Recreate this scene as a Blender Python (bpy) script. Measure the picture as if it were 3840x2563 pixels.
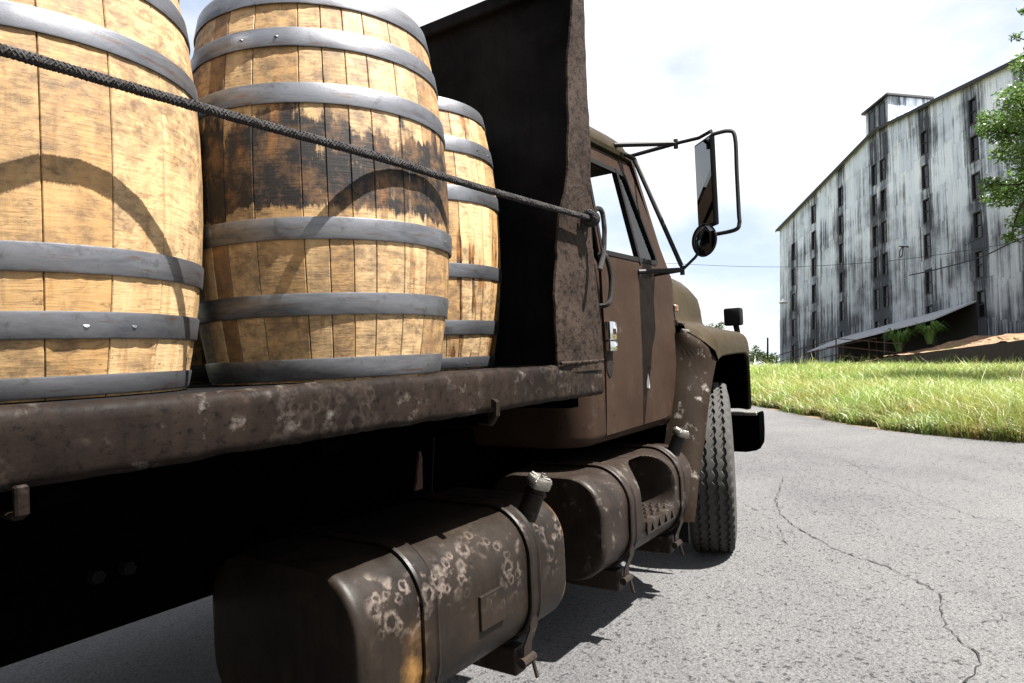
import bpy, bmesh, math, random
import numpy as np
from mathutils import Vector, Matrix, noise as mnoise
from mathutils.geometry import tessellate_polygon
random.seed(7); RNG = np.random.default_rng(7)
PI = math.pi
for o in list(bpy.data.objects): bpy.data.objects.remove(o)
scene = bpy.context.scene
COL = scene.collection

# ---------------------------------------------------------------- frames
# e-frame: right, forward, up of the lens.  The road climbs and banks, so the truck's frame is tilted
# against gravity; the warehouse is plumb.
def nrm(v): v = np.array(v, float); return v/np.linalg.norm(v)
Lx = nrm([1063, 1566, 19])
Uz = np.array([-.045, .018, 1.0]); Uz = nrm(Uz - Lx*Uz.dot(Lx))
Ly = np.cross(Uz, Lx)
Gu = nrm([615, 1566, 10460])                      # gravity up
Gd = np.array([-110., 1566, -228]); Gd = nrm(Gd - Gu*Gd.dot(Gu))   # along the warehouse gable wall, away
Yw = np.array([0, 1., 0]); Yw = nrm(Yw - Gu*Yw.dot(Gu)); Xw = np.cross(Yw, Gu)
RW = np.array([Xw, Yw, Gu])                       # e -> world
CAMH = 1.26
CAMP = np.array([0, 0, CAMH])
def e2w(p): return RW @ np.array(p, float) + CAMP
def mat4(cols, org):
    m = Matrix.Identity(4)
    for j in range(3):
        for i in range(3): m[i][j] = cols[j][i]
    for i in range(3): m[i][3] = org[i]
    return m
MT = mat4([RW@Lx, RW@Ly, RW@Uz], e2w(-Uz*CAMH))   # truck frame (x ahead, y left, z up) -> world
SUN_T = nrm([.25, -1.0, 2.0])
SUN_W = RW @ (Lx*SUN_T[0] + Ly*SUN_T[1] + Uz*SUN_T[2])

# ---------------------------------------------------------------- camera
cd = bpy.data.cameras.new('camera'); cam = bpy.data.objects.new('camera', cd); COL.objects.link(cam)
cd.sensor_width = 36; cd.lens = 24; cd.clip_start = .05; cd.clip_end = 6000
cam.matrix_world = mat4([RW@np.array([1, 0, 0]), RW@np.array([0, 0, 1.]), RW@np.array([0, -1., 0])], CAMP)
scene.camera = cam
# ---------------------------------------------------------------- world / sky
W = bpy.data.worlds.new('World'); scene.world = W; W.use_nodes = True
wn = W.node_tree.nodes; wl = W.node_tree.links; wn.clear()
wo = wn.new('ShaderNodeOutputWorld'); bg = wn.new('ShaderNodeBackground'); bg.inputs['Strength'].default_value = .05
sky = wn.new('ShaderNodeTexSky'); sky.sky_type = 'NISHITA'; sky.sun_disc = False
sky.sun_elevation = math.asin(SUN_W[2]); sky.sun_rotation = math.atan2(SUN_W[0], SUN_W[1])
sky.air_density = 1.0; sky.dust_density = 2.5; sky.ozone_density = 1.0; sky.altitude = 100
tc = wn.new('ShaderNodeTexCoord'); mp = wn.new('ShaderNodeMapping'); mp.inputs['Scale'].default_value = (1, 1, 2.2)
mp.inputs['Location'].default_value = (.35, .1, .2)
nz = wn.new('ShaderNodeTexNoise'); nz.inputs['Scale'].default_value = 3.1; nz.inputs['Detail'].default_value = 9; nz.inputs['Roughness'].default_value = .52
rp = wn.new('ShaderNodeValToRGB'); rp.color_ramp.elements[0].position = .36; rp.color_ramp.elements[1].position = .58; rp.color_ramp.elements[0].color = (.36, .36, .36, 1)
mx = wn.new('ShaderNodeMix'); mx.data_type = 'RGBA'; mx.inputs['B'].default_value = (4.75, 4.82, 4.95, 1)
wl.new(tc.outputs['Generated'], mp.inputs['Vector']); wl.new(mp.outputs['Vector'], nz.inputs['Vector'])
wl.new(nz.outputs['Fac'], rp.inputs['Fac']); wl.new(rp.outputs['Color'], mx.inputs['Factor'])
wl.new(sky.outputs['Color'], mx.inputs['A']); wl.new(mx.outputs['Result'], bg.inputs['Color']); wl.new(bg.outputs['Background'], wo.inputs['Surface'])
# ---------------------------------------------------------------- sun
sd = bpy.data.lights.new('sun', 'SUN'); sd.energy = 5.0; sd.angle = math.radians(.53); sd.color = (1, .965, .91)
so = bpy.data.objects.new('sun', sd); COL.objects.link(so)
so.rotation_euler = Vector(SUN_W).to_track_quat('Z', 'Y').to_euler(); so.location = (20, -10, 40)
vs = scene.view_settings; vs.view_transform = 'Standard'; vs.look = 'None'; vs.exposure = 2.4; vs.gamma = 1; vs.use_curve_mapping = False

# ---------------------------------------------------------------- node helper
class NT:
    def __init__(s, name, k=.44):
        s.k = k; s.m = bpy.data.materials.new(name); s.m.use_nodes = True
        s.t = s.m.node_tree; s.n = s.t.nodes; s.n.clear(); s.l = s.t.links
        s.out = s.n.new('ShaderNodeOutputMaterial'); s.b = s.n.new('ShaderNodeBsdfPrincipled')
        s.l.new(s.b.outputs[0], s.out.inputs['Surface'])
    def N(s, t, **k):
        x = s.n.new(t)
        for a, v in k.items(): setattr(x, a, v)
        return x
    def put(s, sock, v):
        if hasattr(v, 'node'): s.l.new(v, sock)
        elif v is not None:
            if isinstance(v, tuple) and len(v) == 3 and sock.type == 'RGBA': v = v + (1,)
            sock.default_value = v
    def coord(s, kind='Object', obj=None):
        t = s.N('ShaderNodeTexCoord')
        if obj: t.object = obj
        return t.outputs[kind]
    def map(s, v, scale=(1, 1, 1), loc=(0, 0, 0), rot=(0, 0, 0)):
        x = s.N('ShaderNodeMapping'); s.l.new(v, x.inputs['Vector'])
        x.inputs['Scale'].default_value = scale; s.put(x.inputs['Location'], loc); x.inputs['Rotation'].default_value = rot
        return x.outputs[0]
    def noise(s, v, scale=5, detail=4, rough=.55, dist=0, w=None):
        x = s.N('ShaderNodeTexNoise'); 
        if w is not None: x.noise_dimensions = '4D'; s.put(x.inputs['W'], w)
        s.l.new(v, x.inputs['Vector']); x.inputs['Scale'].default_value = scale; x.inputs['Detail'].default_value = detail
        x.inputs['Roughness'].default_value = rough; x.inputs['Distortion'].default_value = dist
        return x.outputs['Fac']
    def voro(s, v, scale=5, feature='F1', out='Distance', rnd=1):
        x = s.N('ShaderNodeTexVoronoi'); x.feature = feature; s.l.new(v, x.inputs['Vector'])
        x.inputs['Scale'].default_value = scale; x.inputs['Randomness'].default_value = rnd
        return x.outputs[out]
    def ramp(s, f, *st):
        x = s.N('ShaderNodeValToRGB'); s.put(x.inputs['Fac'], f); r = x.color_ramp
        while len(r.elements) < len(st): r.elements.new(.5)
        for e, (p, c) in zip(r.elements, st):
            e.position = p; e.color = (c, c, c, 1) if isinstance(c, (int, float)) else tuple(c) + (1,)
        return x.outputs['Color']
    def mix(s, f, a, b, mode='MIX'):
        x = s.N('ShaderNodeMix', data_type='RGBA', blend_type=mode); s.put(x.inputs['Factor'], f); s.put(x.inputs['A'], a); s.put(x.inputs['B'], b)
        return x.outputs['Result']
    def math(s, op, a, b=None, c=None, clamp=False):
        x = s.N('ShaderNodeMath', operation=op, use_clamp=clamp)
        s.put(x.inputs[0], a)
        if b is not None: s.put(x.inputs[1], b)
        if c is not None: s.put(x.inputs[2], c)
        return x.outputs[0]
    def sep(s, v): x = s.N('ShaderNodeSeparateXYZ'); s.l.new(v, x.inputs[0]); return x.outputs
    def bump(s, h, st=.3, d=.01):
        x = s.N('ShaderNodeBump'); s.put(x.inputs['Height'], h); x.inputs['Strength'].default_value = st; x.inputs['Distance'].default_value = d
        s.l.new(x.outputs[0], s.b.inputs['Normal'])
    def set(s, col=None, rough=None, metal=None, spec=None):
        if col is not None:
            if s.k != 1: col = s.mix(1, col, (s.k, s.k, s.k), 'MULTIPLY')
            s.put(s.b.inputs['Base Color'], col)
        if rough is not None: s.put(s.b.inputs['Roughness'], rough)
        if metal is not None: s.put(s.b.inputs['Metallic'], metal)
        if spec is not None: s.put(s.b.inputs['Specular IOR Level'], spec)
        return s.m
    def objrand(s): return s.N('ShaderNodeObjectInfo').outputs['Random']
    def island(s): return s.N('ShaderNodeNewGeometry').outputs['Random Per Island']

M = {}
def plain(name, col, rough=.6, metal=0, spec=.4, var=.25, scale=30, bump=.15):
    t = NT(name, 1 if metal > .8 or name in ('white_wall', 'lamp_white', 'mirror_silver') else .44); c = t.coord(); n = t.noise(c, scale, 5)
    col2 = tuple(min(1, x*(1+var)) for x in col); col1 = tuple(x*(1-var) for x in col)
    t.set(t.mix(n, col1, col2), rough, metal, spec)
    if bump: t.bump(n, bump, .004)
    M[name] = t.m; return t.m

def steel_body(name, base, dusty, rust, dark, lichen=0, ring=0, zone=None, streaks=(), bump=.25, rough=.62, patch=1.0, spec=.06, streak=.32, freck=.60):
    """oxidised painted steel: vertical streaks, chalky patches, rust freckles, optional lichen rings"""
    t = NT(name); c = t.coord()
    n1 = t.noise(c, 3.2, 6, .62); n2 = t.noise(t.map(c, (26, 26, 2.2)), 1.6, 5, .6); n3 = t.noise(c, 55, 4, .7); n4 = t.noise(c, 13, 6, .7)
    col = t.mix(t.ramp(n1, (.33, 0), (.68, 1)), base, dusty)
    col = t.mix(t.math('MULTIPLY', t.ramp(n2, (.48, 0), (.66, 1)), streak), col, dark)
    col = t.mix(t.math('MULTIPLY', t.ramp(n4, (.56, 0), (.72, 1)), .5*patch), col, dusty)
    col = t.mix(t.math('MULTIPLY', t.ramp(n3, (freck, 0), (freck+.12, 1)), .75), col, rust)
    if ring:
        w = t.N('ShaderNodeVectorMath', operation='MULTIPLY_ADD'); t.l.new(c, w.inputs[0]); w.inputs[1].default_value = (1, 1, 1)
        nn = t.N('ShaderNodeTexNoise'); t.l.new(c, nn.inputs['Vector']); nn.inputs['Scale'].default_value = 60
        vm = t.N('ShaderNodeVectorMath', operation='SCALE'); t.l.new(nn.outputs['Color'], vm.inputs[0]); vm.inputs['Scale'].default_value = .022
        t.l.new(vm.outputs[0], w.inputs[2])
        msk = t.ramp(t.noise(c, 3.6, 3, .5), (.52, 0), (.60, 1))
        if zone: zz = t.sep(c)[2]; msk = t.math('MULTIPLY', t.ramp(t.noise(c, 5.2, 3, .5), (.48, 0), (.56, 1)), t.math('MULTIPLY', t.ramp(t.math('SUBTRACT', zz, zone[0]), (0, 0), (.12, 1)), t.ramp(t.math('SUBTRACT', zone[1], zz), (0, 0), (.03, 1))))
        if zone: msk = t.math('MULTIPLY', msk, t.ramp(t.math('SUBTRACT', 1.33-2.34, t.sep(c)[1]), (0, 0), (.05, 1))); msk = t.math('MULTIPLY', msk, t.ramp(t.math('SUBTRACT', t.sep(c)[0], 1.125-1.6), (0, 0), (.02, 1)))
        tot = None
        for sc in (15, 25):
            d = t.voro(w.outputs[0], sc)
            r = t.ramp(d, (.20, 0), (.29, 1), (.34, 1), (.46, 0))
            tot = r if tot is None else t.math('MAXIMUM', tot, r)
        tot = t.math('MULTIPLY', t.math('MULTIPLY', tot, msk), t.ramp(t.noise(c, 45, 3, .6), (.35, .2), (.6, 1)))
        col = t.mix(t.math('MULTIPLY', tot, ring), col, (.26, .21, .178))
    if lichen:
        b = t.ramp(t.noise(c, 21, 7, .62, .1), (.56, 0), (.70, 1))
        b = t.math('MULTIPLY', b, t.ramp(t.noise(c, 6.5, 3, .55), (.48, 0), (.60, 1)))
        col = t.mix(t.math('MULTIPLY', b, lichen), col, (.42, .38, .34))
    for sx, sw, sz in streaks:   # rust runs: x centre, half width, top
        S = t.sep(c); d = t.math('ABSOLUTE', t.math('SUBTRACT', t.math('ADD', S[0], t.math('MULTIPLY', t.math('SUBTRACT', t.noise(c, 9, 4, .6), .5), .10)), sx))
        f = t.math('MULTIPLY', t.ramp(t.math('DIVIDE', d, sw), (0, 1), (1, 0)), t.ramp(t.math('SUBTRACT', sz, t.math('ADD', S[2], t.math('MULTIPLY', n4, .1))), (0, 0), (.16, 1)))
        col = t.mix(t.math('MULTIPLY', t.math('MULTIPLY', f, t.ramp(n4, (.38, .15), (.58, 1))), .8), col, t.mix(n3, (.30, .12, .025), (.62, .36, .12)))
    t.set(col, t.ramp(n4, (.3, rough-.08), (.7, rough+.14)), 0, spec)
    t.bump(t.math('ADD', t.math('MULTIPLY', n3, .35), n4), bump, .006)
    M[name] = t.m; return t.m

steel_body('cab_paint', (.043, .0245, .0165), (.064, .0390, .0275), (.014, .008, .005), (.020, .0115, .008), streak=.14, lichen=.08, bump=.08, rough=.5)
steel_body('hood_paint', (.042, .031, .0165), (.066, .049, .028), (.018, .011, .007), (.026, .018, .010), lichen=.1, bump=.08, rough=.46)
steel_body('splash_paint', (.025, .016, .010), (.036, .024, .016), (.012, .007, .005), (.016, .010, .007), lichen=.75, bump=.12, rough=.55)
steel_body('bed_steel', (.0108, .0070, .0058), (.031, .0208, .0154), (.0032, .002, .0015), (.004, .0028, .0025), lichen=.30, ring=.1, freck=.54, bump=.28, rough=.55)
steel_body('headboard_steel', (.0045, .0042, .0045), (.022, .020, .021), (.012, .005, .003), (.0025, .0022, .0022), bump=.4, rough=.8, spec=.05)
steel_body('flange_steel', (.028, .0188, .0146), (.078, .055, .043), (.006, .004, .003), (.008, .0055, .0045), bump=1.2, rough=.62, patch=1.3, streak=.15, freck=.50)
steel_body('tank_steel', (.0125, .0088, .0070), (.033, .0232, .0162), (.005, .0033, .0026), (.0065, .0048, .004), ring=.6, zone=(.50, .755), streaks=((1.272-1.6, .045, .66), (2.050-1.6, .016, .80), (1.862-1.6, .02, .46)), bump=.15, rough=.42, spec=.14)
steel_body('step_tank_steel', (.0195, .013, .0105), (.047, .034, .026), (.006, .004, .003), (.0075, .0055, .0045), lichen=.3, bump=.3, rough=.42, spec=.14)
plain('chassis_black', (.002, .002, .0024), .9, 0, .0)
plain('black_rubber', (.010, .010, .0105), .8, 0, .12, .35, 40)
plain('tyre_rubber', (.075, .072, .068), .85, 0, .2, .35, 25)
plain('black_iron', (.016, .014, .013), .6, 0, .25, .6, 60, .3)
plain('rusty_iron', (.085, .036, .022), .8, .1, .3, .6, 70, .6)
plain('chrome', (.62, .62, .62), .16, 1, .5, .12, 40, .05)
plain('mirror_silver', (.13, .14, .145), .02, 1, .5, .02, 4, 0)
plain('worn_alloy', (.17, .16, .145), .45, .85, .5, .45, 55, .4)
plain('seat_vinyl', (.03, .024, .02), .6)
plain('liner_brown', (.10, .055, .038), .8)
plain('amber_lens', (.5, .14, .02), .25, 0, .5, .1)
plain('badge_orange', (.62, .16, .02), .4, 0, .5, .1)
plain('white_paint', (.8, .8, .78), .5, 0, .4, .05)
plain('faded_mark', (.035, .022, .017), .7, 0, .3, .3)
plain('concrete', (.075, .064, .058), .9, 0, .2, .5, 6, .5)
plain('window_frame_paint', (.055, .06, .07), .7)
plain('dark_glass', (.006, .008, .012), .25, 0, .5, .3, 3, 0)
plain('awning_tin', (.62, .64, .70), .6, 0, .3, .4, 2.5, .2)
plain('roof_trim', (.03, .03, .035), .6)
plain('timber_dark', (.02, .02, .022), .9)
plain('weathered_post', (.05, .042, .036), .9)
plain('cable_black', (.012, .012, .014), .6)
plain('lamp_white', (.75, .76, .78), .35)
plain('tar', (.03, .03, .03), .9, 0, .2, .4, 50)
plain('white_wall', (.62, .65, .66), .6, 0, .3, .12, 1.5, .1)
plain('bark', (.06, .045, .033), .95, 0, .2, .5, 9, .8)

def glassmat(name, tint, refl):
    t = NT(name); g = t.N('ShaderNodeBsdfGlossy'); g.inputs['Roughness'].default_value = .03
    tr = t.N('ShaderNodeBsdfTransparent'); tr.inputs['Color'].default_value = tint + (1,)
    f = t.N('ShaderNodeFresnel'); f.inputs['IOR'].default_value = refl; ms = t.N('ShaderNodeMixShader')
    t.l.new(f.outputs[0], ms.inputs[0]); t.l.new(tr.outputs[0], ms.inputs[1]); t.l.new(g.outputs[0], ms.inputs[2]); t.l.new(ms.outputs[0], t.out.inputs['Surface'])
    M[name] = t.m
glassmat('clear_glass', (.93, .97, .97), 1.35); glassmat('tinted_glass', (.74, .86, .90), 1.45)

def wood_mat(name, barrel, seed, stain_lo, stain_hi, stain_amt, leak, grime=0):
    t = NT(name, .60); c = t.coord(); bc = t.coord('Object', barrel); r = t.objrand()
    off = t.N('ShaderNodeCombineXYZ'); t.put(off.inputs[0], t.math('MULTIPLY', r, 37.)); t.put(off.inputs[2], t.math('MULTIPLY', r, 91.))
    va = t.N('ShaderNodeVectorMath', operation='ADD'); t.l.new(c, va.inputs[0]); t.l.new(off.outputs[0], va.inputs[1]); v = va.outputs[0]
    tone = t.ramp(r, (.0, (.58, .385, .19)), (.3, (.68, .485, .27)), (.55, (.52, .325, .14)), (.80, (.63, .435, .225)), (.90, (.24, .115, .035)), (.94, (.30, .155, .05)), (1., (.60, .43, .24)))
    g1 = t.noise(t.map(v, (9, 9, .9)), 5, 6, .6, .4); g2 = t.noise(t.map(v, (3, 3, 42)), 4, 5, .7)
    g3 = t.noise(t.map(v, (5, 5, 8)), 4.5, 7, .68, .8)
    col = t.mix(t.ramp(g1, (.3, 0), (.72, .75)), tone, t.mix(1, tone, (.80, .66, .48), 'MULTIPLY'))
    col = t.mix(t.ramp(g2, (.54, 0), (.68, .7)), col, (.20, .105, .042))
    col = t.mix(t.ramp(g3, (.56, 0), (.68, .7)), col, (.15, .085, .042))
    g6 = t.noise(t.map(v, (26, 26, 95)), 2.4, 4, .65); col = t.mix(t.ramp(g6, (.63, 0), (.70, .85)), col, (.06, .033, .018))
    g4 = t.noise(bc, 3.1, 7, .7, .4, w=seed+20); g5 = t.noise(t.map(bc, (8, 8, 13)), 3, 7, .72, w=seed+5)
    col = t.mix(t.math('MULTIPLY', t.ramp(t.math('ADD', g4, t.math('MULTIPLY', t.math('SUBTRACT', r, .5), .10)), (.47-grime, 0), (.57-grime, 1)), t.ramp(g5, (.42-grime*.5, 0), (.64-grime*.5, .72))), col, (.085, .055, .036))
    # damp stain around the belly, and syrupy leaks running down
    z = t.sep(bc)[2]
    ns = t.noise(t.map(bc, (1, 1, .75)), 5.0, 9, .70, .9, w=seed); ns2 = t.noise(t.map(bc, (22, 22, 1.4)), 2.4, 6, .65, w=seed+3.1)
    band = t.math('MULTIPLY', t.ramp(t.math('SUBTRACT', z, stain_lo), (.0, 0), (.05, 1)), t.ramp(t.math('SUBTRACT', stain_hi, z), (.0, 0), (.17, 1)))
    st = t.ramp(t.math('ADD', t.math('ADD', t.math('ADD', ns, t.math('MULTIPLY', ns2, .55)), t.math('MULTIPLY', t.math('SUBTRACT', r, .5), .16)), t.math('MULTIPLY', band, .34)), (1.10-stain_amt*.13, 0), ((1.20 if stain_amt > 1 else 1.26)-stain_amt*.13, 1))
    st = t.math('MULTIPLY', t.math('MULTIPLY', st, t.ramp(band, (0, 0), (.12, 1))), 1.0 if stain_amt > 1 else .62)
    blot = t.noise(bc, 17, 6, .7, w=seed)
    col = t.mix(st, col, t.mix(t.ramp(blot, (.46, 0), (.64, 1)), (.010, .007, .0065), (.15, .078, .032)))
    lk = t.noise(t.map(bc, (14, 14, 1.3)), 2.2, 5, .6, w=seed+9)
    col = t.mix(t.math('MULTIPLY', t.ramp(t.math('ADD', lk, .045*leak), (.60, 0), (.66, 1)), leak), col, t.mix(t.ramp(blot, (.42, 0), (.62, 1)), (.035, .014, .006), (.30, .12, .022)))
    t.set(col, .62, 0, .3); t.bump(t.math('ADD', g1, t.math('MULTIPLY', g2, .8)), .35, .003)
    return t.m

def hoop_mat():
    t = NT('hoop_steel', .62); c = t.coord(); r = t.objrand()
    off = t.N('ShaderNodeVectorMath', operation='ADD'); t.l.new(c, off.inputs[0]); cb = t.N('ShaderNodeCombineXYZ'); t.put(cb.inputs[0], t.math('MULTIPLY', r, 50.)); t.l.new(cb.outputs[0], off.inputs[1]); v = off.outputs[0]
    n1 = t.noise(t.map(v, (2.2, 2.2, 9)), 3, 7, .66, .4); n2 = t.noise(v, 26, 5, .7); n3 = t.noise(t.map(v, (1, 1, 12)), 8, 4, .6)
    col = t.mix(t.ramp(n1, (.32, 0), (.66, 1)), (.11, .115, .13), (.31, .315, .34))
    col = t.mix(t.ramp(n2, (.57, 0), (.70, .55)), col, (.07, .06, .055))
    col = t.mix(t.ramp(n3, (.60, 0), (.70, .7)), col, (.17, .085, .045))
    t.set(col, t.ramp(n1, (.3, .55), (.7, .34)), .85, .5); t.bump(n2, .2, .003); M['hoop_steel'] = t.m
hoop_mat()

def asphalt():
    t = NT('asphalt', .46); c = t.coord()
    p = t.noise(c, 95, 3, .75); v = t.voro(c, 58); big = t.noise(c, .45, 6, .62); mid = t.noise(t.map(c, (1.6, .35, 1)), .9, 5, .6); fine = t.noise(c, 240, 2, .6)
    col = t.ramp(p, (.32, (.055, .055, .058)), (.47, (.150, .148, .148)), (.60, (.205, .202, .20)), (.75, (.27, .265, .26)))
    col = t.mix(t.ramp(v, (.0, .9), (.20, 0)), col, (.33, .32, .31))
    pit = t.ramp(t.math('ADD', t.noise(c, 36, 5, .72), t.math('MULTIPLY', t.math('SUBTRACT', big, .5), .12)), (.585, 0), (.65, 1))
    col = t.mix(t.math('MULTIPLY', pit, .88), col, (.022, .022, .024))
    col = t.mix(t.ramp(fine, (.58, 0), (.72, .6)), col, (.04, .04, .042))
    col = t.mix(t.ramp(big, (.40, .0), (.66, .55)), col, t.mix(1, col, (.66, .66, .69), 'MULTIPLY'))
    col = t.mix(t.ramp(mid, (.50, 0), (.68, .6)), col, t.mix(1, col, (.62, .62, .65), 'MULTIPLY'))
    t.set(col, .84, 0, .3); t.bump(t.math('SUBTRACT', t.math('ADD', p, t.math('MULTIPLY', v, .6)), pit), .8, .010)
    M['asphalt'] = t.m
asphalt()
def soil():
    t = NT('field_soil'); c = t.coord(); n = t.noise(c, .8, 6, .6); n2 = t.noise(c, 14, 5, .7)
    col = t.mix(t.ramp(n, (.35, 0), (.65, 1)), (.10, .12, .030), (.17, .145, .055)); col = t.mix(t.ramp(n2, (.5, 0), (.7, .7)), col, (.22, .16, .085))
    t.set(col, .95, 0, .1); t.bump(n2, .8, .05); M['field_soil'] = t.m
    t = NT('dry_verge'); c = t.coord(); n = t.noise(c, 22, 6, .7); n2 = t.noise(c, 3, 4, .6)
    t.set(t.mix(t.ramp(n, (.3, 0), (.7, 1)), t.mix(n2, (.30, .22, .13), (.17, .14, .07)), (.38, .29, .18)), .95, 0, .1); t.bump(n, .8, .03); M['dry_verge'] = t.m
    t = NT('bank_earth', .7); c = t.coord(); n = t.noise(c, 3.5, 7, .7); n2 = t.noise(c, .7, 4, .6)
    col = t.mix(t.ramp(n, (.35, 0), (.65, 1)), (.15, .085, .05), (.36, .24, .155)); col = t.mix(t.ramp(n2, (.55, 0), (.66, .8)), col, (.16, .20, .05))
    t.set(col, .95, 0, .1); t.bump(n, 1, .15); M['bank_earth'] = t.m
soil()
def foliage(name, *cols, trans=.35, patch=None):
    t = NT(name); r = t.island(); k = len(cols)-1
    col = t.ramp(r, *[(i/k, tuple(q*.56 for q in c)) for i, c in enumerate(cols)])
    if patch: pn = t.noise(t.coord(), .55, 4, .6); col = t.mix(t.ramp(pn, (.42, 0), (.62, .8)), col, t.mix(1, col, patch, 'MULTIPLY')); pn2 = t.noise(t.map(t.coord(), loc=(31, 7, 3)), .8, 5, .65); col = t.mix(t.ramp(pn2, (.50, 0), (.64, .85)), col, t.mix(1, col, (1.22, .93, .95), 'MULTIPLY'))
    d = t.N('ShaderNodeBsdfDiffuse'); tl = t.N('ShaderNodeBsdfTranslucent'); ms = t.N('ShaderNodeMixShader'); ms.inputs[0].default_value = trans
    gl = t.N('ShaderNodeBsdfGlossy'); gl.inputs['Roughness'].default_value = .45; m2 = t.N('ShaderNodeMixShader'); m2.inputs[0].default_value = .05
    t.put(d.inputs['Color'], col); t.put(tl.inputs['Color'], col)
    t.l.new(d.outputs[0], ms.inputs[1]); t.l.new(tl.outputs[0], ms.inputs[2]); t.l.new(ms.outputs[0], m2.inputs[1]); t.l.new(gl.outputs[0], m2.inputs[2]); t.l.new(m2.outputs[0], t.out.inputs['Surface'])
    M[name] = t.m
foliage('grass_blade', (.19, .30, .045), (.32, .43, .07), (.41, .50, .10), (.49, .52, .13), (.56, .46, .16), (.28, .44, .065), (.60, .52, .23), patch=(.62, .95, .55))
foliage('weed_leaf', (.06, .11, .02), (.11, .18, .035), (.22, .27, .06), (.40, .32, .13), (.50, .40, .2), patch=(.7, .8, .6))
foliage('tree_leaf', (.07, .15, .03), (.12, .24, .04), (.17, .30, .05), (.25, .38, .075), trans=.45)
foliage('far_leaf', (.035, .07, .025), (.06, .11, .035), (.10, .16, .05), trans=.25)
foliage('reed_leaf', (.08, .19, .05), (.15, .31, .07), (.26, .43, .10))
def rope_mat():
    t = NT('rope_fibre'); c = t.coord(); n = t.noise(c, 190, 4, .7); n2 = t.noise(c, 9, 3, .5)
    t.set(t.mix(n, t.mix(n2, (.022, .020, .021), (.04, .036, .036)), (.085, .080, .080)), .9, 0, .2); t.bump(n, .6, .002); M['rope_fibre'] = t.m
rope_mat()

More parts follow.
